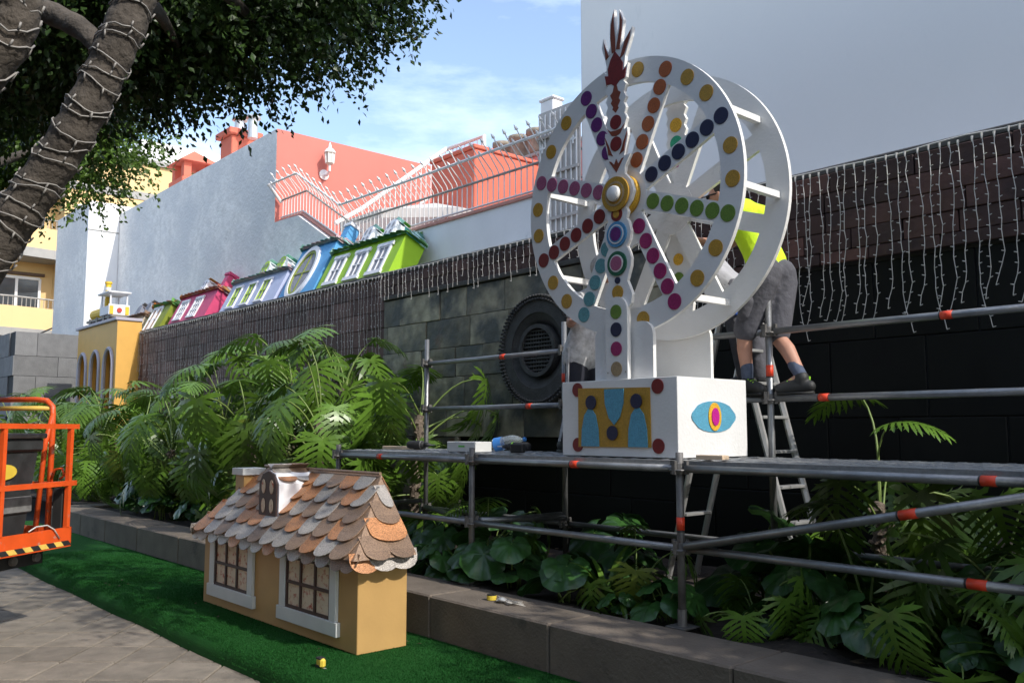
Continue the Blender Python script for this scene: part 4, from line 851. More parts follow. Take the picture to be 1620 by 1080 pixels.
part('grab_handle', MB().tube([lp(-.02,.2,1.25), lp(-.02,.17,1.33), lp(-.02,.1,1.34), lp(-.02,.08,1.28), lp(-.02,.12,1.25)], .011, 6), OR, lt, True, True)
part('control_box', MB().bbox(-.05,.05,-.03,.03,0,.34,.01), M['blackp'], lt, False, True).matrix_local = Matrix.Translation(lp(-.03,.1,.84)) @ Matrix.Rotation(ang, 4, 'Z')
part('wire_loop', MB().tube([lp(-.5,-.01,Z0b+.17), lp(-.42,-.01,Z0b+.2), lp(-.3,-.01,Z0b+.2), lp(-.22,-.01,Z0b+.16), lp(-.15,-.01,Z0b+.08)], .006, 5), M['cable'], lt, True, True)
part('under_frame', MB().box(-.25,.25,-1.7,-.15,-.12,-.002), M['blackp'], lt, False, True).matrix_local = Matrix.Translation(lp(0,Wb/2,Z0b)) @ Matrix.Rotation(ang, 4, 'Z')
for a in (-.25, -.5, -.75, -1.0): part('pipe_end', MB().tube([lp(a,.10,Z0b-.06), lp(a,.13,Z0b-.06)], .035, 10), M['oldsteel'], lt, False, True)
# boom, chassis and wheels outside the frame on the left
part('boom', MB().tube([lp(-1.0,Wb/2,Z0b-.08), lp(-1.3,1.2,Z0b+.1), lp(-1.6,2.4,.9)], .07, 8), OR, lt, False, True)
part('chassis', MB().box(-.5,.5,-.4,.4,-.25,.35), OR, lt, False, True).matrix_local = Matrix.Translation(lp(-1.7,2.7,.55)) @ Matrix.Rotation(ang, 4, 'Z')
for a, b in ((-1.3,2.25),(-2.1,2.25),(-1.3,3.15),(-2.1,3.15)): part('wheel', MB().lathe([(.2,-.07),(.25,-.05),(.25,.05),(.2,.07)], (0,0,0), 18, axis='y'), M['blackp'], lt, True, True).matrix_local = Matrix.Translation(lp(a,b,.25)) @ Matrix.Rotation(ang+R(90), 4, 'Z')
# bin in the basket
bt = thing('waste_bin', B0 + lp(-.62, .37, Z0b+.034), 'scuffed black plastic bin with yellow sticker inside the lift basket', 'bin', None, (0,0,ang))
part('body', MB().add([(-.19,-.27,.0),(.19,-.27,0),(.19,.27,0),(-.19,.27,0),(-.25,-.33,.75),(.25,-.33,.75),(.25,.33,.75),(-.25,.33,.75)], [(3,2,1,0),(4,5,6,7),(0,1,5,4),(1,2,6,5),(2,3,7,6),(3,0,4,7)]), M['bin'], bt, False, True)
part('lid', MB().bbox(-.28,.28,-.37,.37,.752,.86,.02), M['bin'], bt, False, True); part('rim', MB().bbox(-.295,.295,-.385,.385,.86,.90,.01), M['binpale'], bt, False, True)
part('foot_band', MB().bbox(-.235,.235,-.32,.32,.27,.4,.01), M['binpale'], bt, False, True)
part('sticker', MB().extr([(.13*math.cos(R(a))*(1 if 1 else 0), .06*math.sin(R(a))) for a in range(0,360,20)], lambda u, v, q: (.228+.068*(.62+v-.4)/.75+q+.004, -.02+u, .6+v), .004), M['sticker'], bt, False, True)

# ------------------------------------------------------------------ planting: split-leaf philodendrons
def leafmesh(seed, e0, pl, bl, droop):
    r_ = random.Random(seed); mb = MB()
    pts = []; p = V(0,0,0); a = R(e0); n = 7
    for i in range(n+1): pts.append(p.copy()); p = p + V(math.cos(a), r_.uniform(-.03,.03), math.sin(a))*pl/n; a -= R(droop)*.06*i
    mb.tube(pts, [.013-.006*i/n for i in range(n+1)], 5, 1)
    base = pts[-1]; a = a - R(20)
    mid = []; p = base.copy(); k = 10; dirs = []
    for i in range(k+1):
        mid.append(p.copy()); d = V(math.cos(a), 0, math.sin(a)); dirs.append(d); p = p + d*bl/k; a -= R(droop)*.12
    # midrib strip
    for i in range(k):
        w0 = bl*.05*(1-i/k)+.006; w1 = bl*.05*(1-(i+1)/k)+.005
        mb.add([mid[i]+V(0,w0,0), mid[i]-V(0,w0,0), mid[i+1]-V(0,w1,0), mid[i+1]+V(0,w1,0)], [(0,1,2,3)])
    for s in (-1, 1):
        for i in range(-2, k+1):
            f = max(0, i)/k; ll = bl*(.62-.36*f**1.2)*r_.uniform(.85,1.1); q = mid[max(0,i)]; d = dirs[max(0,i)]
            th = R(118 if i == -2 else 95 if i == -1 else 72-42*f); ll *= .72 if i == -2 else .85 if i == -1 else 1
            up = V(-d.z, 0, d.x); dl = d*math.cos(th) + V(0, s, 0)*math.sin(th) + up*r_.uniform(.0,.22)
            wl_ = bl*.03*(1-.3*f); c = q.copy(); m_ = 4; prev = None; wv = (d*math.sin(th) - V(0,s,0)*math.cos(th)).normalized()
            for j in range(m_+1):
                g_ = j/m_; ww = wl_*(.75+.5*math.sin(g_*3.0))*(1 if j < m_ else .12)*r_.uniform(.8,1.2)
                a_, b_ = c + wv*ww, c - wv*ww
                if prev: mb.add([prev[0], prev[1], b_, a_], [(0,1,2,3)])
                prev = (a_, b_)
                if j in (1, 2, 3) and r_.random() < .85:   # side tooth
                    sg = r_.choice([-1,1]); t0 = c + wv*ww*sg; mb.add([t0 - dl*wl_*.8, t0 + dl*wl_*.6, t0 + dl*wl_*2.4 + wv*sg*wl_*r_.uniform(1.0,2.0)], [(0,1,2)])
                dl = (dl - up*.10 - V(0,0,.05) + d*.06).normalized(); c = c + dl*ll/m_
    return mb.mesh('leaf', [M['leaf'] if seed < 8 else M['leafy'], M['stem']], True)
LV = [leafmesh(k, e, pl, bl, dr) for k, (e, pl, bl, dr) in enumerate([(70,.85,.62,40),(55,.8,.66,55),(38,.75,.6,60),(22,.7,.62,60),(80,.95,.55,35),(48,.95,.7,70),(10,.6,.6,50),(30,.55,.5,40),(25,.7,.6,65),(45,.8,.5,70)])]
def philodendron(x, y, h, n, sc_, label, lean=(0,0), low=.3, group=None, stubby=True):
    t = thing('philodendron', (x, y, .41), label, 'plant', group)
    if h > .15:
        mb = MB(); k = 14
        pts = [V(lean[0]*(i/k)**1.3 + .02*math.sin(i*1.3), lean[1]*(i/k) + .02*math.cos(i*1.7), h*i/k) for i in range(k+1)]
        mb.tube(pts, [.055*sc_*(1+.14*(i % 2)) for i in range(k+1)], 9)
        for i in range(1, k):   # leaf scars
            for q in range(4):
                a = q*1.57+i*.8; c = pts[i]+V(math.cos(a), math.sin(a), 0)*.055*sc_; mb.tube([c, c+V(math.cos(a)*.02, math.sin(a)*.02, .012)], [.02, .012], 5)
        part('trunk', mb, M['palmbark'], t, False, True)
    for i in range(n):
        f = low + (1-low)*((i+.5)/n); u = random.random()
        m = LV[random.choice([0,4,1,5])] if f > .8 else LV[random.choice([1,2,5,3])] if f > .55 else LV[random.choice([2,3,6,7])]
        if random.random() < .05: m = LV[random.choice([8, 9])]
        az = i*2.4 + random.uniform(-.5,.5); s = sc_*random.uniform(.8, 1.15)
        piece('leaf', m, t, (lean[0]*f**1.3, lean[1]*f, h*f), (random.uniform(-.25,.25), random.uniform(-.18,.18), az), (s,s,s))
    return t
NB = 'split-leaf philodendron '
for a in [(-8.3,5.85,1.0,13,.95,'low '+NB+'beside the left end of the scaffold guard rail'),
 (-9.0,5.2,.95,15,1.0,'bushy '+NB+'behind the water bottle and drills'),
 (-9.7,6.0,1.35,14,1.0,'tall '+NB+'in front of the slate wall edge'),
 (-10.3,4.95,.7,13,1.0,NB+'spreading behind the roof ridge of the ochre house'),
 (-10.9,5.8,1.45,15,1.05,'tallest '+NB+'below the lime green house'),
 (-11.6,5.1,1.0,13,1.0,NB+'with bare scarred trunk behind the ochre house chimney'),
 (-12.3,6.0,1.35,14,1.0,'tall '+NB+'below the sky blue house'),
 (-12.9,4.9,.55,12,.95,'low '+NB+'hanging over the kerb left of the ochre house'),
 (-13.9,5.7,.95,13,1.0,NB+'below the lilac house'),
 (-14.6,4.95,.6,12,1.0,'low '+NB+'at the corner of the planting bed kerb'),
 (-15.7,5.8,.85,13,1.0,NB+'below the raspberry pink house'),
 (-16.6,5.0,.75,13,1.0,NB+'behind the orange lift basket hoop'),
 (-17.8,5.7,.9,13,1.05,NB+'in front of the yellow viaduct end panel'),
 (-19.2,5.2,.8,13,1.1,NB+'in front of the viaduct arches'),
 (-21.0,5.5,.9,13,1.1,NB+'in front of the ashlar wall'),
 (-22.8,4.9,.8,12,1.1,NB+'at the far end of the planting bed')]: philodendron(a[0], a[1], a[2]+.42, a[3]+11, *a[4:], lean=(random.uniform(-.15,.15), random.uniform(-.2,.05)))
for a in [(-2.95,6.0,.75,10,.8,'low '+NB+'with one bright leaf rising above the deck beside the ladder'),
 (-2.2,6.15,.55,11,.8,NB+'half hidden under the steel deck'),
 (-1.8,5.2,.25,13,.8,NB+'behind the diagonal brace tube'),
 (-2.6,5.1,.12,12,.7,'small '+NB+'below the brace tube'),
 (-1.0,5.7,.35,10,.8,NB+'by the last front scaffold post'),
 (-4.3,5.0,.05,11,.65,'small dark '+NB+'under the white base box'),
 (-.4,5.0,.3,10,.8,NB+'at the right end of the bed'),(-3.2,4.85,.08,10,.55,'small '+NB+'between the front scaffold post and the kerb'),(-2.0,4.8,.1,12,.65,'dark '+NB+'in front of the lower ledger tube'),(-6.2,5.2,.15,12,.7,'dark '+NB+'under the deck behind the wire scraps'),(-1.4,6.1,.6,12,.8,NB+'rising above the deck against the black granite')]: philodendron(*a, low=.2)
# round-leaved plants along the kerb
def roundleaf(seed, h):
    r_ = random.Random(seed); mb = MB(); out = r_.uniform(.08,.16)
    top = V(out, 0, h); mb.tube([V(0,0,0), V(out*.3,0,h*.55), top], .006, 5, 1)
    n = 22; R0 = .135; vs = [top]; tilt = R(r_.uniform(15,45)); ph = r_.uniform(0,6)
    for ringi, rr in enumerate((.45, .8, 1.0)):
        for i in range(n):
            a = R(190) + R(340)*i/(n-1); r2 = R0*rr*(1+.05*math.sin(a*7+ph)); x_, y_ = r2*math.cos(a)+.03*rr, r2*math.sin(a); z_ = .012*math.sin(a*6+ph)*rr + .03*rr*rr - .05*(rr**3)
            q = V(x_*math.cos(tilt)+z_*math.sin(tilt), y_, -x_*math.sin(tilt)+z_*math.cos(tilt)); vs.append(top+q)
    fs = [(0, 1+i, 2+i) for i in range(n-1)] + [(1+k*n+i, 1+(k+1)*n+i, 2+(k+1)*n+i, 2+k*n+i) for k in range(2) for i in range(n-1)]
    mb.add(vs, fs); return mb.mesh('leaf', [M['round'], M['stem']], True)
RV = [roundleaf(k, h) for k, h in enumerate((.12, .2, .28, .34, .16, .24))]
def roundplant(x, y, n, s0):
    t = thing('round_leaved_plant', (x, y, .42), 'low plant with glossy round leaves growing along the kerb', 'plant', 'round-leaved plants along the planting bed')
    for i in range(n): s = s0*random.uniform(.75,1.3); piece('leaf', random.choice(RV), t, (random.uniform(-.06,.06), random.uniform(-.06,.06), 0), (random.uniform(-.2,.2), random.uniform(-.15,.2), i*2.4+random.uniform(-.5,.5)), (s,s,s))
x = -9.2
while x < .2: roundplant(x+random.uniform(-.1,.1), random.uniform(4.58, 4.85), random.randint(5, 9), random.uniform(.55,1.15)); x += random.uniform(.42,.62)
for x, y in ((-7.3,5.25),(-6.6,5.0),(-6.4,5.7),(-5.7,5.15),(-5.2,5.8),(-4.6,5.3),(-3.6,5.5),(-3.0,5.1),(-2.0,5.6),(-8.1,5.0),(-7.2,6.0),(-1.2,4.75),(-12.6,4.6),(-11.4,4.62),(-13.4,4.62)): roundplant(x, y, 8, random.uniform(.9,1.5))
# strap-leaved clump
def strapplant(x, y, n, l, label):
    t = thing('strap_leaved_plant', (x, y, .42), label, 'plant')
    for v in range(2):
        pass
    ms = []
    for k in range(3):
        mb = MB(); prev = None; p = V(0,0,0); a = R(78-14*k)
        for j in range(8):
            g_ = j/7; ww = .022*math.sin(.35+g_*2.6)+.002; A, B = p+V(0,ww,.006), p-V(0,ww,-.006)
            if prev: mb.add([prev[0],prev[1],prev[2],p.copy(),A,B][:0] or [prev[0], prev[2], p.copy(), A], [(0,1,2,3)]); mb.add([prev[2], prev[1], B, p.copy()], [(0,1,2,3)])
            prev = (A, B, p.copy()); p = p + V(math.cos(a),0,math.sin(a))*l/7; a -= R(9+4*k)
        ms.append(mb.mesh('leaf', M['leaf'], True))
    for i in range(n): s = random.uniform(.75,1.15); piece('leaf', ms[i % 3], t, (random.uniform(-.03,.03), random.uniform(-.03,.03), 0), (0, random.uniform(-.15,.15), i*2.4), (s,s,s))
strapplant(-1.55, 4.72, 18, .62, 'strap-leaved clump at the kerb below the tube with red tape')
strapplant(-4.35, 4.75, 16, .5, 'small strap-leaved clump beside the front scaffold post')
strapplant(-2.25, 6.45, 14, .75, 'upright strap-leaved clump against the black granite wall')
# ground litter in the bed
mb = MB()
for i in range(700):
    c = V(random.uniform(-10, 1), random.uniform(4.45, 6.6), .445+random.uniform(0,.03)); a = random.uniform(0,6.3); d = V(math.cos(a), math.sin(a), random.uniform(-.2,.2)); e = V(-math.sin(a), math.cos(a), random.uniform(-.3,.3)); s = random.uniform(.015,.05)
    mb.add([c-d*s, c+e*s*.35, c+d*s, c-e*s*.35], [(0,1,2,3)])
ob('bed_litter', mb.mesh('bed_litter', M['litter']), label='dry leaf litter covering the soil of the planting bed', cat='leaf litter', kind='stuff')

# ------------------------------------------------------------------ trees
def crown(name, blobs, nleaf, lsz, m, parent, seed, droop=.6):
    """leaf faces along short drooping twigs spread through the blobs"""
    g_ = np.random.default_rng(seed); vol = np.array([b[3]*b[4]*b[5] for b in blobs]); pr = vol/vol.sum()
    nt_ = nleaf//14; bi = g_.choice(len(blobs), nt_, p=pr); B = np.array(blobs)[bi]
    d = g_.normal(size=(nt_,3)); d /= np.linalg.norm(d, axis=1)[:,None]; rad = g_.random(nt_)**.45
    c = B[:,:3] + d*rad[:,None]*B[:,3:6]
    td = d*np.array([1,1,.6]) + g_.normal(size=(nt_,3))*.45; td[:,2] -= droop*g_.random(nt_); td /= np.linalg.norm(td, axis=1)[:,None]
    k = 14; f = np.linspace(0, 1, k)[None,:,None]; Ltw = g_.uniform(.18,.42,(nt_,1,1))*lsz/.055
    p = c[:,None,:] + td[:,None,:]*f*Ltw + np.array([0,0,-1.])*(f**2)*Ltw*.35
    p = p.reshape(-1,3) + g_.normal(size=(nt_*k,3))*lsz*.35
    n = len(p); ax = np.repeat(td, k, 0) + g_.normal(size=(n,3))*.7; ax[:,2] -= .25; ax /= np.linalg.norm(ax, axis=1)[:,None]
    sd_ = np.cross(ax, g_.normal(size=(n,3))); sd_ /= np.linalg.norm(sd_, axis=1)[:,None]; nn = np.cross(ax, sd_)
    s = lsz*g_.uniform(.7,1.25,(n,1)); w_ = s*.3
    v = np.stack([p, p+ax*s*.5+sd_*w_+nn*s*.08, p+ax*s*1.05, p+ax*s*.5-sd_*w_+nn*s*.08, ], 1).reshape(-1,3)
    v = v - np.array(parent.location)[None,:]
    me = bpy.data.meshes.new(name); me.vertices.add(n*4); me.vertices.foreach_set('co', v.ravel().astype(np.float32))
    idx = (np.arange(n)*4)[:,None] + np.array([0,1,2,0,2,3])[None,:]; me.loops.add(n*6); me.loops.foreach_set('vertex_index', idx.ravel().astype(np.int32))
    me.polygons.add(n*2); me.polygons.foreach_set('loop_start', (np.arange(n*2)*3).astype(np.int32)); me.update(calc_edges=True); me.validate()
    me.materials.append(m); return ob(name, me, parent, kind='stuff')
def limb(pts, rs, t, name='limb', n=12, sm=5):
    P = []; Rr = []
    pts = [V(*p) for p in pts]
    for i in range(len(pts)-1):
        a, b = pts[i], pts[i+1]; a0 = pts[max(0,i-1)]; b1 = pts[min(len(pts)-1,i+2)]
        for j in range(sm):
            u = j/sm; u2, u3 = u*u, u*u*u
            q = (a*2 + (b-a0)*u + (a0*2-a*5+b*4-b1)*u2 + (a*3-a0-b*3+b1)*u3)*.5
            P.append(q); Rr.append((rs[i]+(rs[i+1]-rs[i])*u)*(1+.05*math.sin(len(P)*1.7)))
    P.append(pts[-1]); Rr.append(rs[-1]); return part(name, MB().tube(P, Rr, n), M['bark'], t, True), P, Rr
t1 = thing('ficus_tree', (-5.75, .35, 0), 'large ficus tree with leaning trunk wrapped in white string lights', 'tree')
def px(x, y, D):   # helper used once to lay the crown out in metres
    f = 1400.; pt = math.atan(.1); F3 = V(-math.sin(yaw)*math.cos(pt), math.cos(yaw)*math.cos(pt), math.sin(pt)); U3 = Rv.cross(F3)
    return V(0,0,1.66) + (F3*f + Rv*(x-810) + U3*(540-y))*(D/f)
def pxs(L_): return [tuple(px(*q)) for q in L_]
_, tp, trd = limb([(-6.2,-.45,-.05)] + pxs([(-330,820,4.75),(-170,590,4.65),(-50,445,4.6),(20,350,4.6),(70,280,4.6),(125,195,4.6),(165,115,4.6),(203,30,4.6),(235,-60,4.65),(270,-190,4.9)]), [.3,.2,.15,.125,.115,.108,.104,.1,.1,.09,.06], t1, 'trunk', 16, 7)
limb(pxs([(-330,800,4.7),(-290,500,4.0),(-170,270,3.5),(-70,165,3.4),(-8,95,3.4),(22,45,3.4),(34,-10,3.4),(30,-120,3.5),(0,-300,3.9)]), [.15,.12,.09,.075,.078,.08,.074,.07,.05], t1)
limb(pxs([(172,98,4.62),(140,55,4.7),(95,28,4.8),(40,5,4.9),(-60,-40,5.2)]), [.045,.058,.062,.065,.05], t1)
limb(pxs([(230,-50,4.65),(330,-30,6),(400,30,7.2),(440,60,7.9)]), [.08,.06,.035,.015], t1, n=8)
limb(pxs([(255,-130,4.8),(420,-110,6.5),(520,-40,7.6),(560,0,8.1)]), [.07,.05,.03,.012], t1, n=8)
limb(pxs([(215,0,4.6),(250,20,5.8),(280,70,7.0),(300,100,7.5)]), [.06,.045,.025,.012], t1, n=8)
BL = []
for (x, y, D, rx) in [(565,5,8.3,.5),(590,-40,8.4,.5),(500,40,8.2,.5),(430,65,8.0,.5),(350,80,7.8,.5),(290,90,7.6,.45),(250,50,7.4,.6),(150,40,7.6,.9),(60,60,8.5,1.0),(0,100,8.5,.9),(400,-60,7.6,.9),(520,-100,7.8,.9),(600,-150,8.2,.7),(250,-60,7.0,1.0),(100,-80,6.6,1.1),(575,50,8.6,.28),(440,125,8.3,.2),(250,160,8.0,.22),(310,145,7.9,.2),(500,95,8.2,.22),(-120,-40,7.0,1.2),(480,0,7.2,.5),(350,10,7.0,.6),(200,0,7.4,.8),(120,90,8.6,.6),(380,50,8.4,.5),(200,110,8.4,.5)]:
    p = px(x, y, D); BL.append((p.x, p.y, p.z, rx, rx, rx*.72))
crown('crown', BL, 120000, .062, M['ficus'], t1, 11)
# string lights wound round trunk and limb
t = thing('string_lights', (-5.2, 1.0, 2.2), 'white string lights wound round the leaning ficus trunk', 'string lights')
def wind(P, Rr, i0, i1, turns, seed, name):
    r_ = random.Random(seed); pts = []; n = turns*18; mb = MB()
    for k in range(n+1):
        f = i0 + (i1-i0)*k/n; i = min(int(f), len(P)-2); u = f-i; c = P[i].lerp(P[i+1], u); rr = Rr[i]+(Rr[i+1]-Rr[i])*u
        d = (P[i+1]-P[i]).normalized(); a = d.cross(V(0,1,0)).normalized(); b = d.cross(a); th = 2*math.pi*turns*k/n
        pts.append(c + (a*math.cos(th)+b*math.sin(th))*(rr*1.04+.004) + d*(r_.uniform(-.008,.008) + .03*math.sin(k*.21+seed) + .02*math.sin(k*.67)))
    mb.tube(pts, .0042, 5)
    for k in range(0, n, 3):
        d = (P[min(int(i0+(i1-i0)*k/n)+1, len(P)-1)]-P[min(int(i0+(i1-i0)*k/n), len(P)-2)]).normalized(); s = r_.choice([-1,1,1]); c = pts[k]
        mb.tube([c, c+d*s*.035+V(r_.uniform(-.008,.008), r_.uniform(-.008,.008), -.004)], [.0055,.0045], 5)
    part(name, mb, M['trunkcable'], t, True)
wind(tp, trd, 14, 66, 26, 3, 'cable')
_l2 = [Vector(q) for q in pxs([(-70,165,3.4),(-8,95,3.4),(22,45,3.4),(34,-10,3.4)])]
wind(_l2, [.075,.078,.08,.074], 0, 3, 5, 5, 'cable')
# further ficus, lit by the sun, behind the trunk
t2 = thing('ficus_tree', (-14.5, .6, 0), 'sunlit ficus tree in front of the yellow apartment building', 'tree')
limb([(-14.5,.6,-.05),(-14.4,.7,2.5),(-14.0,1.2,4.2),(-13.6,2.0,5.6)], [.3,.22,.17,.1], t2, 'trunk')
limb([(-14.1,1.0,3.8),(-13.4,2.2,5.0),(-12.9,3.2,5.6)], [.12,.08,.03], t2, n=8)
BL = []
for (x, y, D, rx) in [(30,190,13.5,1.1),(110,215,13.2,.9),(170,235,13,.6),(195,215,13,.45),(100,275,13.2,.5),(150,285,13,.4),(20,270,13.6,.7),(-60,180,13.5,1.4),(60,110,13.5,1.3),(-150,250,13.5,1.3),(170,190,13.4,.6),(-40,90,14,1.5)]:
    p = px(x, y, D); BL.append((p.x, p.y, p.z, rx, rx, rx*.75))
crown('crown', BL, 80000, .075, M['ficus2'], t2, 12)
# ficus outside the frame on the right: crown shaped to shade the kerb and carpet
t3 = thing('ficus_tree', (4.6, 1.2, 0), 'ficus tree beside the paving, shading the planting bed', 'tree')
limb([(4.6,1.2,-.05),(4.5,1.4,2.0),(4.2,1.8,3.6),(3.6,2.4,5.0)], [.32,.24,.2,.1], t3, 'trunk')
limb([(4.3,1.7,3.2),(3.0,2.6,4.4),(1.8,3.0,5.0)], [.14,.09,.03], t3, n=8)
BL = [(3.0,4.2,4.9,1.2,.9,.5),(4.6,3.2,5.4,1.8,1.5,.8),(5.6,4.4,5.7,1.5,1.2,.6),(3.0,5.0,5.7,1.2,.7,.5),(3.2,5.9,5.6,1.2,.8,.5),(4.6,1.2,5.8,1.8,1.5,.8),(6.5,1,5.8,1.8,1.8,.9),(-2.3,4.05,5.9,1.3,.5,.35),(-4.6,3.95,6.0,1.3,.5,.35),(4.4,-1.2,6.2,2.2,1.6,.7)]
crown('crown', BL, 70000, .11, M['ficus'], t3, 13)

# three unseen ficus added behind the camera to cut low skylight on the foreground
for k, (tx, ty_, lab) in enumerate(((-13, -6.5, 'unseen ficus tree added to block skylight, opposite the yellow viaduct'), (-4.5, -7.0, 'unseen ficus tree added to block skylight, opposite the ochre house'), (4, -7.0, 'unseen ficus tree added to block skylight, opposite the black granite wall'))):
    tq = thing('ficus_tree', (tx, ty_, 0), lab, 'tree')
    limb([(tx,ty_,-.05),(tx+.2,ty_+.1,1.6),(tx-.1,ty_+.3,3.0),(tx+.3,ty_+.2,4.6)], [.4,.3,.26,.14], tq, 'trunk')
    crown('crown', [(tx,ty_,4.3,4.3,3.0,1.4),(tx-1.5,ty_+2.6,5.0,3.0,2.3,.9),(tx+1.8,ty_+2.8,5.0,2.8,2.2,.9),(tx,ty_-3,2.6,4.6,1.5,2.2),(tx+.5,ty_+4.6,5.7,3.6,1.6,.6)], 34000, .2, M['ficus'], tq, 20+k)

# ------------------------------------------------------------------ people
def capsule(mb, p, r0, q, r1, n=14):
    p, q = V(*p), V(*q); d = q-p; L_ = d.length
    if L_ < 1e-5: d = V(0,0,1); q = p + d*1e-4; L_ = 1e-4
    d.normalize(); pts = []; rs = []
    for a in (80, 55, 28): pts.append(p - d*r0*math.sin(R(a))); rs.append(r0*math.cos(R(a)))
    pts.append(p); rs.append(r0); pts.append(q); rs.append(r1)
    for a in (28, 55, 80): pts.append(q + d*r1*math.sin(R(a))); rs.append(r1*math.cos(R(a)))
    mb.tube(pts, rs, n)
def ellip(mb, c, rx, ry, rz, M3=None):
    c = V(*c); vs = []; n, m_ = 16, 10
    for i in range(m_+1):
        th = math.pi*i/m_
        for j in range(n):
            ph = 2*math.pi*j/n; v = V(rx*math.sin(th)*math.cos(ph), ry*math.sin(th)*math.sin(ph), rz*math.cos(th)); vs.append(c + (M3 @ v if M3 else v))
    mb.add(vs, [(i*n+j, i*n+(j+1) % n, (i+1)*n+(j+1) % n, (i+1)*n+j) for i in range(m_) for j in range(n)])
def soft(name, mb, m, parent, vox):
    o = part(name, mb, m, parent, True); r_ = o.modifiers.new('remesh', 'REMESH'); r_.mode = 'VOXEL'; r_.voxel_size = vox; r_.use_smooth_shade = True
    s = o.modifiers.new('smooth', 'SMOOTH'); s.iterations = 4; s.factor = .5; return o
def frame(f, up=V(0,0,1)):
    f = V(*f).normalized(); s = up.cross(f).normalized(); u = f.cross(s); return Matrix((f, s, u)).transposed()   # columns: front, left, up
def hand(mb, w_, d, palm_n, side, curl, k=1.):
    d = V(*d).normalized(); n = V(*palm_n); n = (n - d*n.dot(d)).normalized(); s = d.cross(n)*side
    for o_ in (-.026, -.009, .009, .026): capsule(mb, w_ + s*o_*.6, .016, w_ + d*.085 + s*o_, .0135, 8)
    for o_, l in ((-.03, .062), (-.0105, .078), (.0105, .074), (.03, .066)):
        b = w_ + d*.085 + s*o_; d1 = (d*math.cos(curl) + n*math.sin(curl)); d2 = (d*math.cos(curl*2.2) + n*math.sin(curl*2.2))
        capsule(mb, b, .0095, b+d1*l*.55, .0085, 8); capsule(mb, b+d1*l*.55, .0085, b+d1*l*.55+d2*l*.5, .007, 8)
    b = w_ + d*.025 - s*-.028*1; th = (d*.7 + s*.75 + n*.25).normalized(); capsule(mb, b, .012, b+th*.035, .0105, 8); capsule(mb, b+th*.035, .0105, b+th*.035+(d*.9+s*.2+n*.2).normalized()*.03, .008, 8)
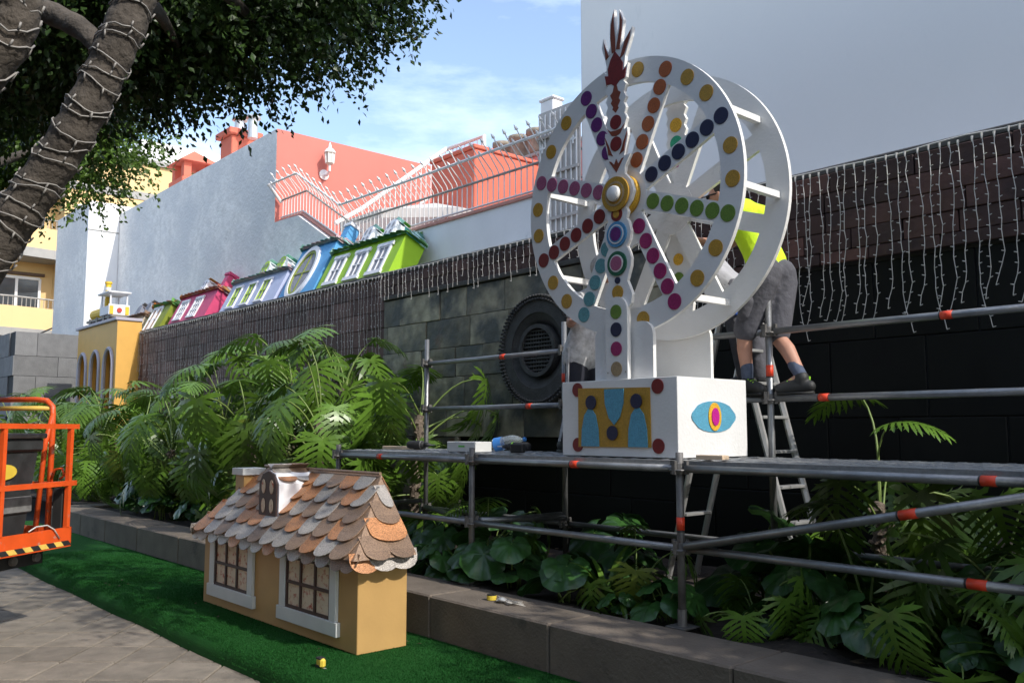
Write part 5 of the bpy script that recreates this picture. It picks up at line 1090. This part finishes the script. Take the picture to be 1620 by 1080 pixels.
def person(label, J, top, bottom, shoes=True, hair='short', sleeve=.55, leg=1.0, vest=False, base=None, stripes=False, glasses=False, cap=None):
    t = thing('person', base, label, 'person'); J = {k: V(*v) for k, v in J.items()}
    body = MB(); fr = frame(J['face']); f, s, u = fr.col[0], fr.col[1], fr.col[2]; h = J['head']
    ellip(body, h+u*.02, .098, .077, .112, fr); ellip(body, h+f*.03-u*.055, .06, .055, .062, fr); ellip(body, h+f*.098-u*.012, .022, .014, .026, fr); ellip(body, h+f*.088-u*.055, .016, .026, .012, fr)
    ellip(body, h+f*.085+u*.03, .014, .05, .012, fr)
    for sg in (-1, 1): ellip(body, h+s*.078*sg-f*.005, .02, .01, .032, fr)
    capsule(body, h-u*.05-f*.015, .056, J['neck'], .062)
    spine = (J['neck']-J['pelvis']); sd_ = (J['shL']-J['shR']).normalized()
    def torso(mb, e):
        capsule(mb, J['shL']-sd_*.05, .062+e, J['shR']+sd_*.05, .062+e); ch_ = J['pelvis']+spine*.72
        for sg in (-1, 1): capsule(mb, ch_+sd_*.075*sg, .096+e, J['pelvis']+spine*.32+sd_*.055*sg, .088+e); capsule(mb, J['pelvis']+spine*.32+sd_*.055*sg, .088+e, J['pelvis']+(spine*.12 if e > .02 else spine*0)+sd_*.06*sg, .09+e); capsule(mb, J['neck']-spine*.06, .07+e, J['pelvis']+spine*.8+sd_*.1*sg, .085+e)
    torso(body, 0)
    for sg in 'LR':
        sh, el, wr = J['sh'+sg], J['el'+sg], J['wr'+sg]; capsule(body, sh, .052, el, .04); capsule(body, el, .04, el.lerp(wr,.4), .041); capsule(body, el.lerp(wr,.4), .041, wr, .027)
        hand(body, wr, J['hd'+sg], J.get('pn'+sg, V(0,0,-1)), 1 if sg == 'L' else -1, .35)
        hp, kn, an, to = J['hip'+sg], J['kn'+sg], J['an'+sg], J['to'+sg]; capsule(body, hp, .088, kn, .058); capsule(body, kn, .056, kn.lerp(an,.35)+(-(to-an).normalized())*.015, .056); capsule(body, kn.lerp(an,.35)-(to-an).normalized()*.015, .056, an, .036); capsule(body, an, .036, an+(to-an)*.5-V(0,0,.02), .035)
    b = soft('body', body, M['skin'], t, .0075)
    for sg in (-1, 1): 
        e = MB(); ellip(e, h+f*.086+s*.032*sg+u*.012, .009, .012, .009, fr); part('eye', e, M['shoe'], b, True)
    hm_ = MB(); hmat = M['hairg'] if hair == 'grey' else M['hairb']
    ellip(hm_, h+u*.045-f*.022, .098, .086, .104, fr); ellip(hm_, h-f*.055-u*.02, .05, .072, .07, fr)
    soft('hair', hm_, hmat, t, .009)
    if glasses:
        gl = MB(); gl.tube([h+s*.08+u*.015, h+s*.07+f*.09+u*.012, h+f*.11+u*.01, h-s*.07+f*.09+u*.012, h-s*.08+u*.015], .006, 5)
        for sg in (-1, 1): ellip(gl, h+f*.102+s*.034*sg+u*.008, .006, .024, .017, fr)
        part('glasses', gl, M['shoe'], t)
    tm = MB(); torso(tm, .014)
    for sg in 'LR': sh, el = J['sh'+sg], J['el'+sg]; capsule(tm, sh, .068, sh.lerp(el, sleeve), .064)
    if not vest: 
        for sg in (-1, 1): capsule(tm, J['pelvis']+spine*.25+sd_*.06*sg, .118, J['pelvis']+sd_*.065*sg, .138); capsule(tm, J['pelvis']+sd_*.065*sg, .138, J['pelvis']-spine.normalized()*.04+sd_*.07*sg, .14)
    soft('shirt', tm, top, t, .011)
    if vest:
        vm2 = MB(); torso(vm2, .024)
        for sg in 'LR': capsule(vm2, J['sh'+sg], .078, J['sh'+sg].lerp(J['el'+sg],.2), .074)
        soft('vest', vm2, M['hivis'], t, .012)
    bm_ = MB()
    for sg in 'LR':
        hp, kn, an = J['hip'+sg], J['kn'+sg], J['an'+sg]; capsule(bm_, J['pelvis']+(hp-J['pelvis'])*.8+V(0,0,.04), .118, hp, .108)
        if leg <= 1: e = hp.lerp(kn, leg); capsule(bm_, hp, .108, e, .092)
        else: capsule(bm_, hp, .106, kn, .08); capsule(bm_, kn, .08, an+(kn-an)*.1, .066)
    bt_ = soft('trousers' if leg > 1 else 'shorts', bm_, bottom, t, .011)
    if leg <= 1:
        for sg in 'LR':
            hp, kn = J['hip'+sg], J['kn'+sg]; c = hp.lerp(kn, .55) + (J['shR']-J['shL']).normalized()*(-.085 if sg == 'L' else .085); d = (kn-hp).normalized()
            pk = MB(); capsule(pk, c-d*.05, .05, c+d*.05, .05, 10); soft('pocket', pk, bottom, bt_, .011)
    if stripes:
        for k in (-1, 0, 1):
            st = MB(); out = (J['shR']-J['shL']).normalized(); f2 = V(*J['face']); f2.z = 0; f2.normalize(); o_ = V(0,-1,0)*.099 + f2*(.016*k)
            st.tube([J['hipR']+o_+V(0,-.012,.05), J['hipR'].lerp(J['knR'],.5)+o_, J['knR']+o_*.86, J['anR']+o_*.72], .005, 5); part('stripe', st, M['shirtw'], bt_)
    for sg in 'LR':
        an, to, kn = J['an'+sg], J['to'+sg], J['kn'+sg]; d = (to-an); d.z = 0; d.normalize(); low = min(an.z, to.z+.06)
        if leg <= 1: 
            sk = MB(); capsule(sk, an.lerp(kn,.3), .047, an, .044); soft('sock', sk, M['sock'], t, .009)
        sh_ = MB(); hz = V(0,0,1); sz = to.z; heel = V(an.x, an.y, sz+.05) - d*.05
        capsule(sh_, heel, .045, heel+d*.1+V(0,0,.0), .046); capsule(sh_, heel+d*.08, .046, heel+d*.2-V(0,0,.012), .04); capsule(sh_, an-V(0,0,.01), .052, heel+d*.05, .045); capsule(sh_, heel+d*.06+V(0,0,.03), .045, heel+d*.17, .04)
        so_ = soft('shoe', sh_, M['shoe'], t, .008)
        sl = MB(); sl.tube([heel-d*.03-V(0,0,.038), heel+d*.08-V(0,0,.04), heel+d*.22-V(0,0,.038)], [.04,.042,.036], 10)
        sl.v = [(p[0], p[1], heel.z-.05+(p[2]-heel.z+.05)*.35) for p in sl.v]; part('sole', sl, M['shoe'] if leg > 1 else M['blackp'], so_, True)
        if leg <= 1:
            lc = MB(); sdv = d.cross(hz)
            for k in range(4): c = heel+d*(.06+k*.028)+V(0,0,.072-k*.012); lc.tube([c-sdv*.03, c+V(0,0,.008), c+sdv*.03], .005, 5)
            lc.tube([an-d*.05-V(0,0,.03), an-d*.053+V(0,0,.0)], .007, 6); part('lace', lc, M['lime'], so_)
    return t
# grey-haired man left of the base, looking up at the wheel
person('grey-haired man in white printed T-shirt and striped track pants, reaching a hand to the wheel',
  dict(head=(-4.84,5.28,2.95), face=(.92,-.18,.30), neck=(-4.95,5.28,2.79), pelvis=(-5.06,5.29,2.30), shL=(-4.93,5.45,2.72), shR=(-4.98,5.10,2.71), elL=(-4.80,5.55,2.47), wrL=(-4.60,5.44,2.5), hdL=(.9,-.2,.3),
       elR=(-5.14,5.2,2.54), wrR=(-4.96,5.03,2.53), hdR=(1,-.05,-.1), pnR=(0,.1,1), hipL=(-5.05,5.38,2.28), hipR=(-5.07,5.20,2.28), knL=(-5.01,5.39,1.9), knR=(-5.08,5.18,1.9), anL=(-5.06,5.40,1.57), anR=(-5.18,5.17,1.57), toL=(-4.84,5.4,1.486), toR=(-4.97,5.14,1.486)),
  M['shirtw'], M['navy'], hair='grey', leg=1.2, base=(-5.15,5.28,1.48), stripes=True)
# worker in neon vest standing on the guard rail
person('worker in neon yellow vest and grey shorts, standing on the scaffold guard rail',
  dict(head=(-3.92,5.62,3.44), face=(-.93,-.25,-.05), neck=(-3.76,5.66,3.34), pelvis=(-3.53,5.64,2.82), shL=(-3.69,5.49,3.27), shR=(-3.67,5.84,3.27), elL=(-3.88,5.30,3.30), wrL=(-4.0,5.11,3.30), hdL=(-.65,-.72,.05), pnL=(-.2,0,-1),
       elR=(-4.0,5.8,3.1), wrR=(-4.2,5.62,3.15), hdR=(-.9,-.4,.2), pnR=(0,-1,0), hipL=(-3.52,5.55,2.74), hipR=(-3.49,5.74,2.74), knL=(-3.68,5.52,2.36), knR=(-3.50,5.66,2.33), anL=(-3.69,5.56,2.02), anR=(-3.28,5.60,2.03), toL=(-3.52,5.5,1.912), toR=(-3.52,5.52,1.912)),
  M['hivis'], M['shorts'], leg=.93, vest=True, base=(-3.5,5.6,1.91), glasses=True, sleeve=.4)
# third worker on the step ladder
person('worker in grey T-shirt and long grey trousers, bending on the step ladder',
  dict(head=(-4.55,5.98,3.16), face=(-.8,-.2,-.5), neck=(-4.44,6.02,3.10), pelvis=(-4.14,6.1,2.77), shL=(-4.40,5.86,3.05), shR=(-4.38,6.2,3.03), elL=(-4.40,5.74,3.10), wrL=(-4.36,5.56,3.2), hdL=(.1,-.5,.6), pnL=(1,0,0),
       elR=(-4.62,6.15,2.9), wrR=(-4.72,5.95,3.0), hdR=(-.5,-.6,.3), hipL=(-4.12,6.0,2.73), hipR=(-4.12,6.2,2.73), knL=(-4.05,5.99,2.4), knR=(-4.03,6.2,2.4), anL=(-4.02,6.03,2.07), anR=(-4.0,6.2,2.07), toL=(-4.2,6.02,1.985), toR=(-4.2,6.2,1.985)),
  M['shirtg'], M['shorts'], leg=1.2, base=(-4.1,6.1,1.98))
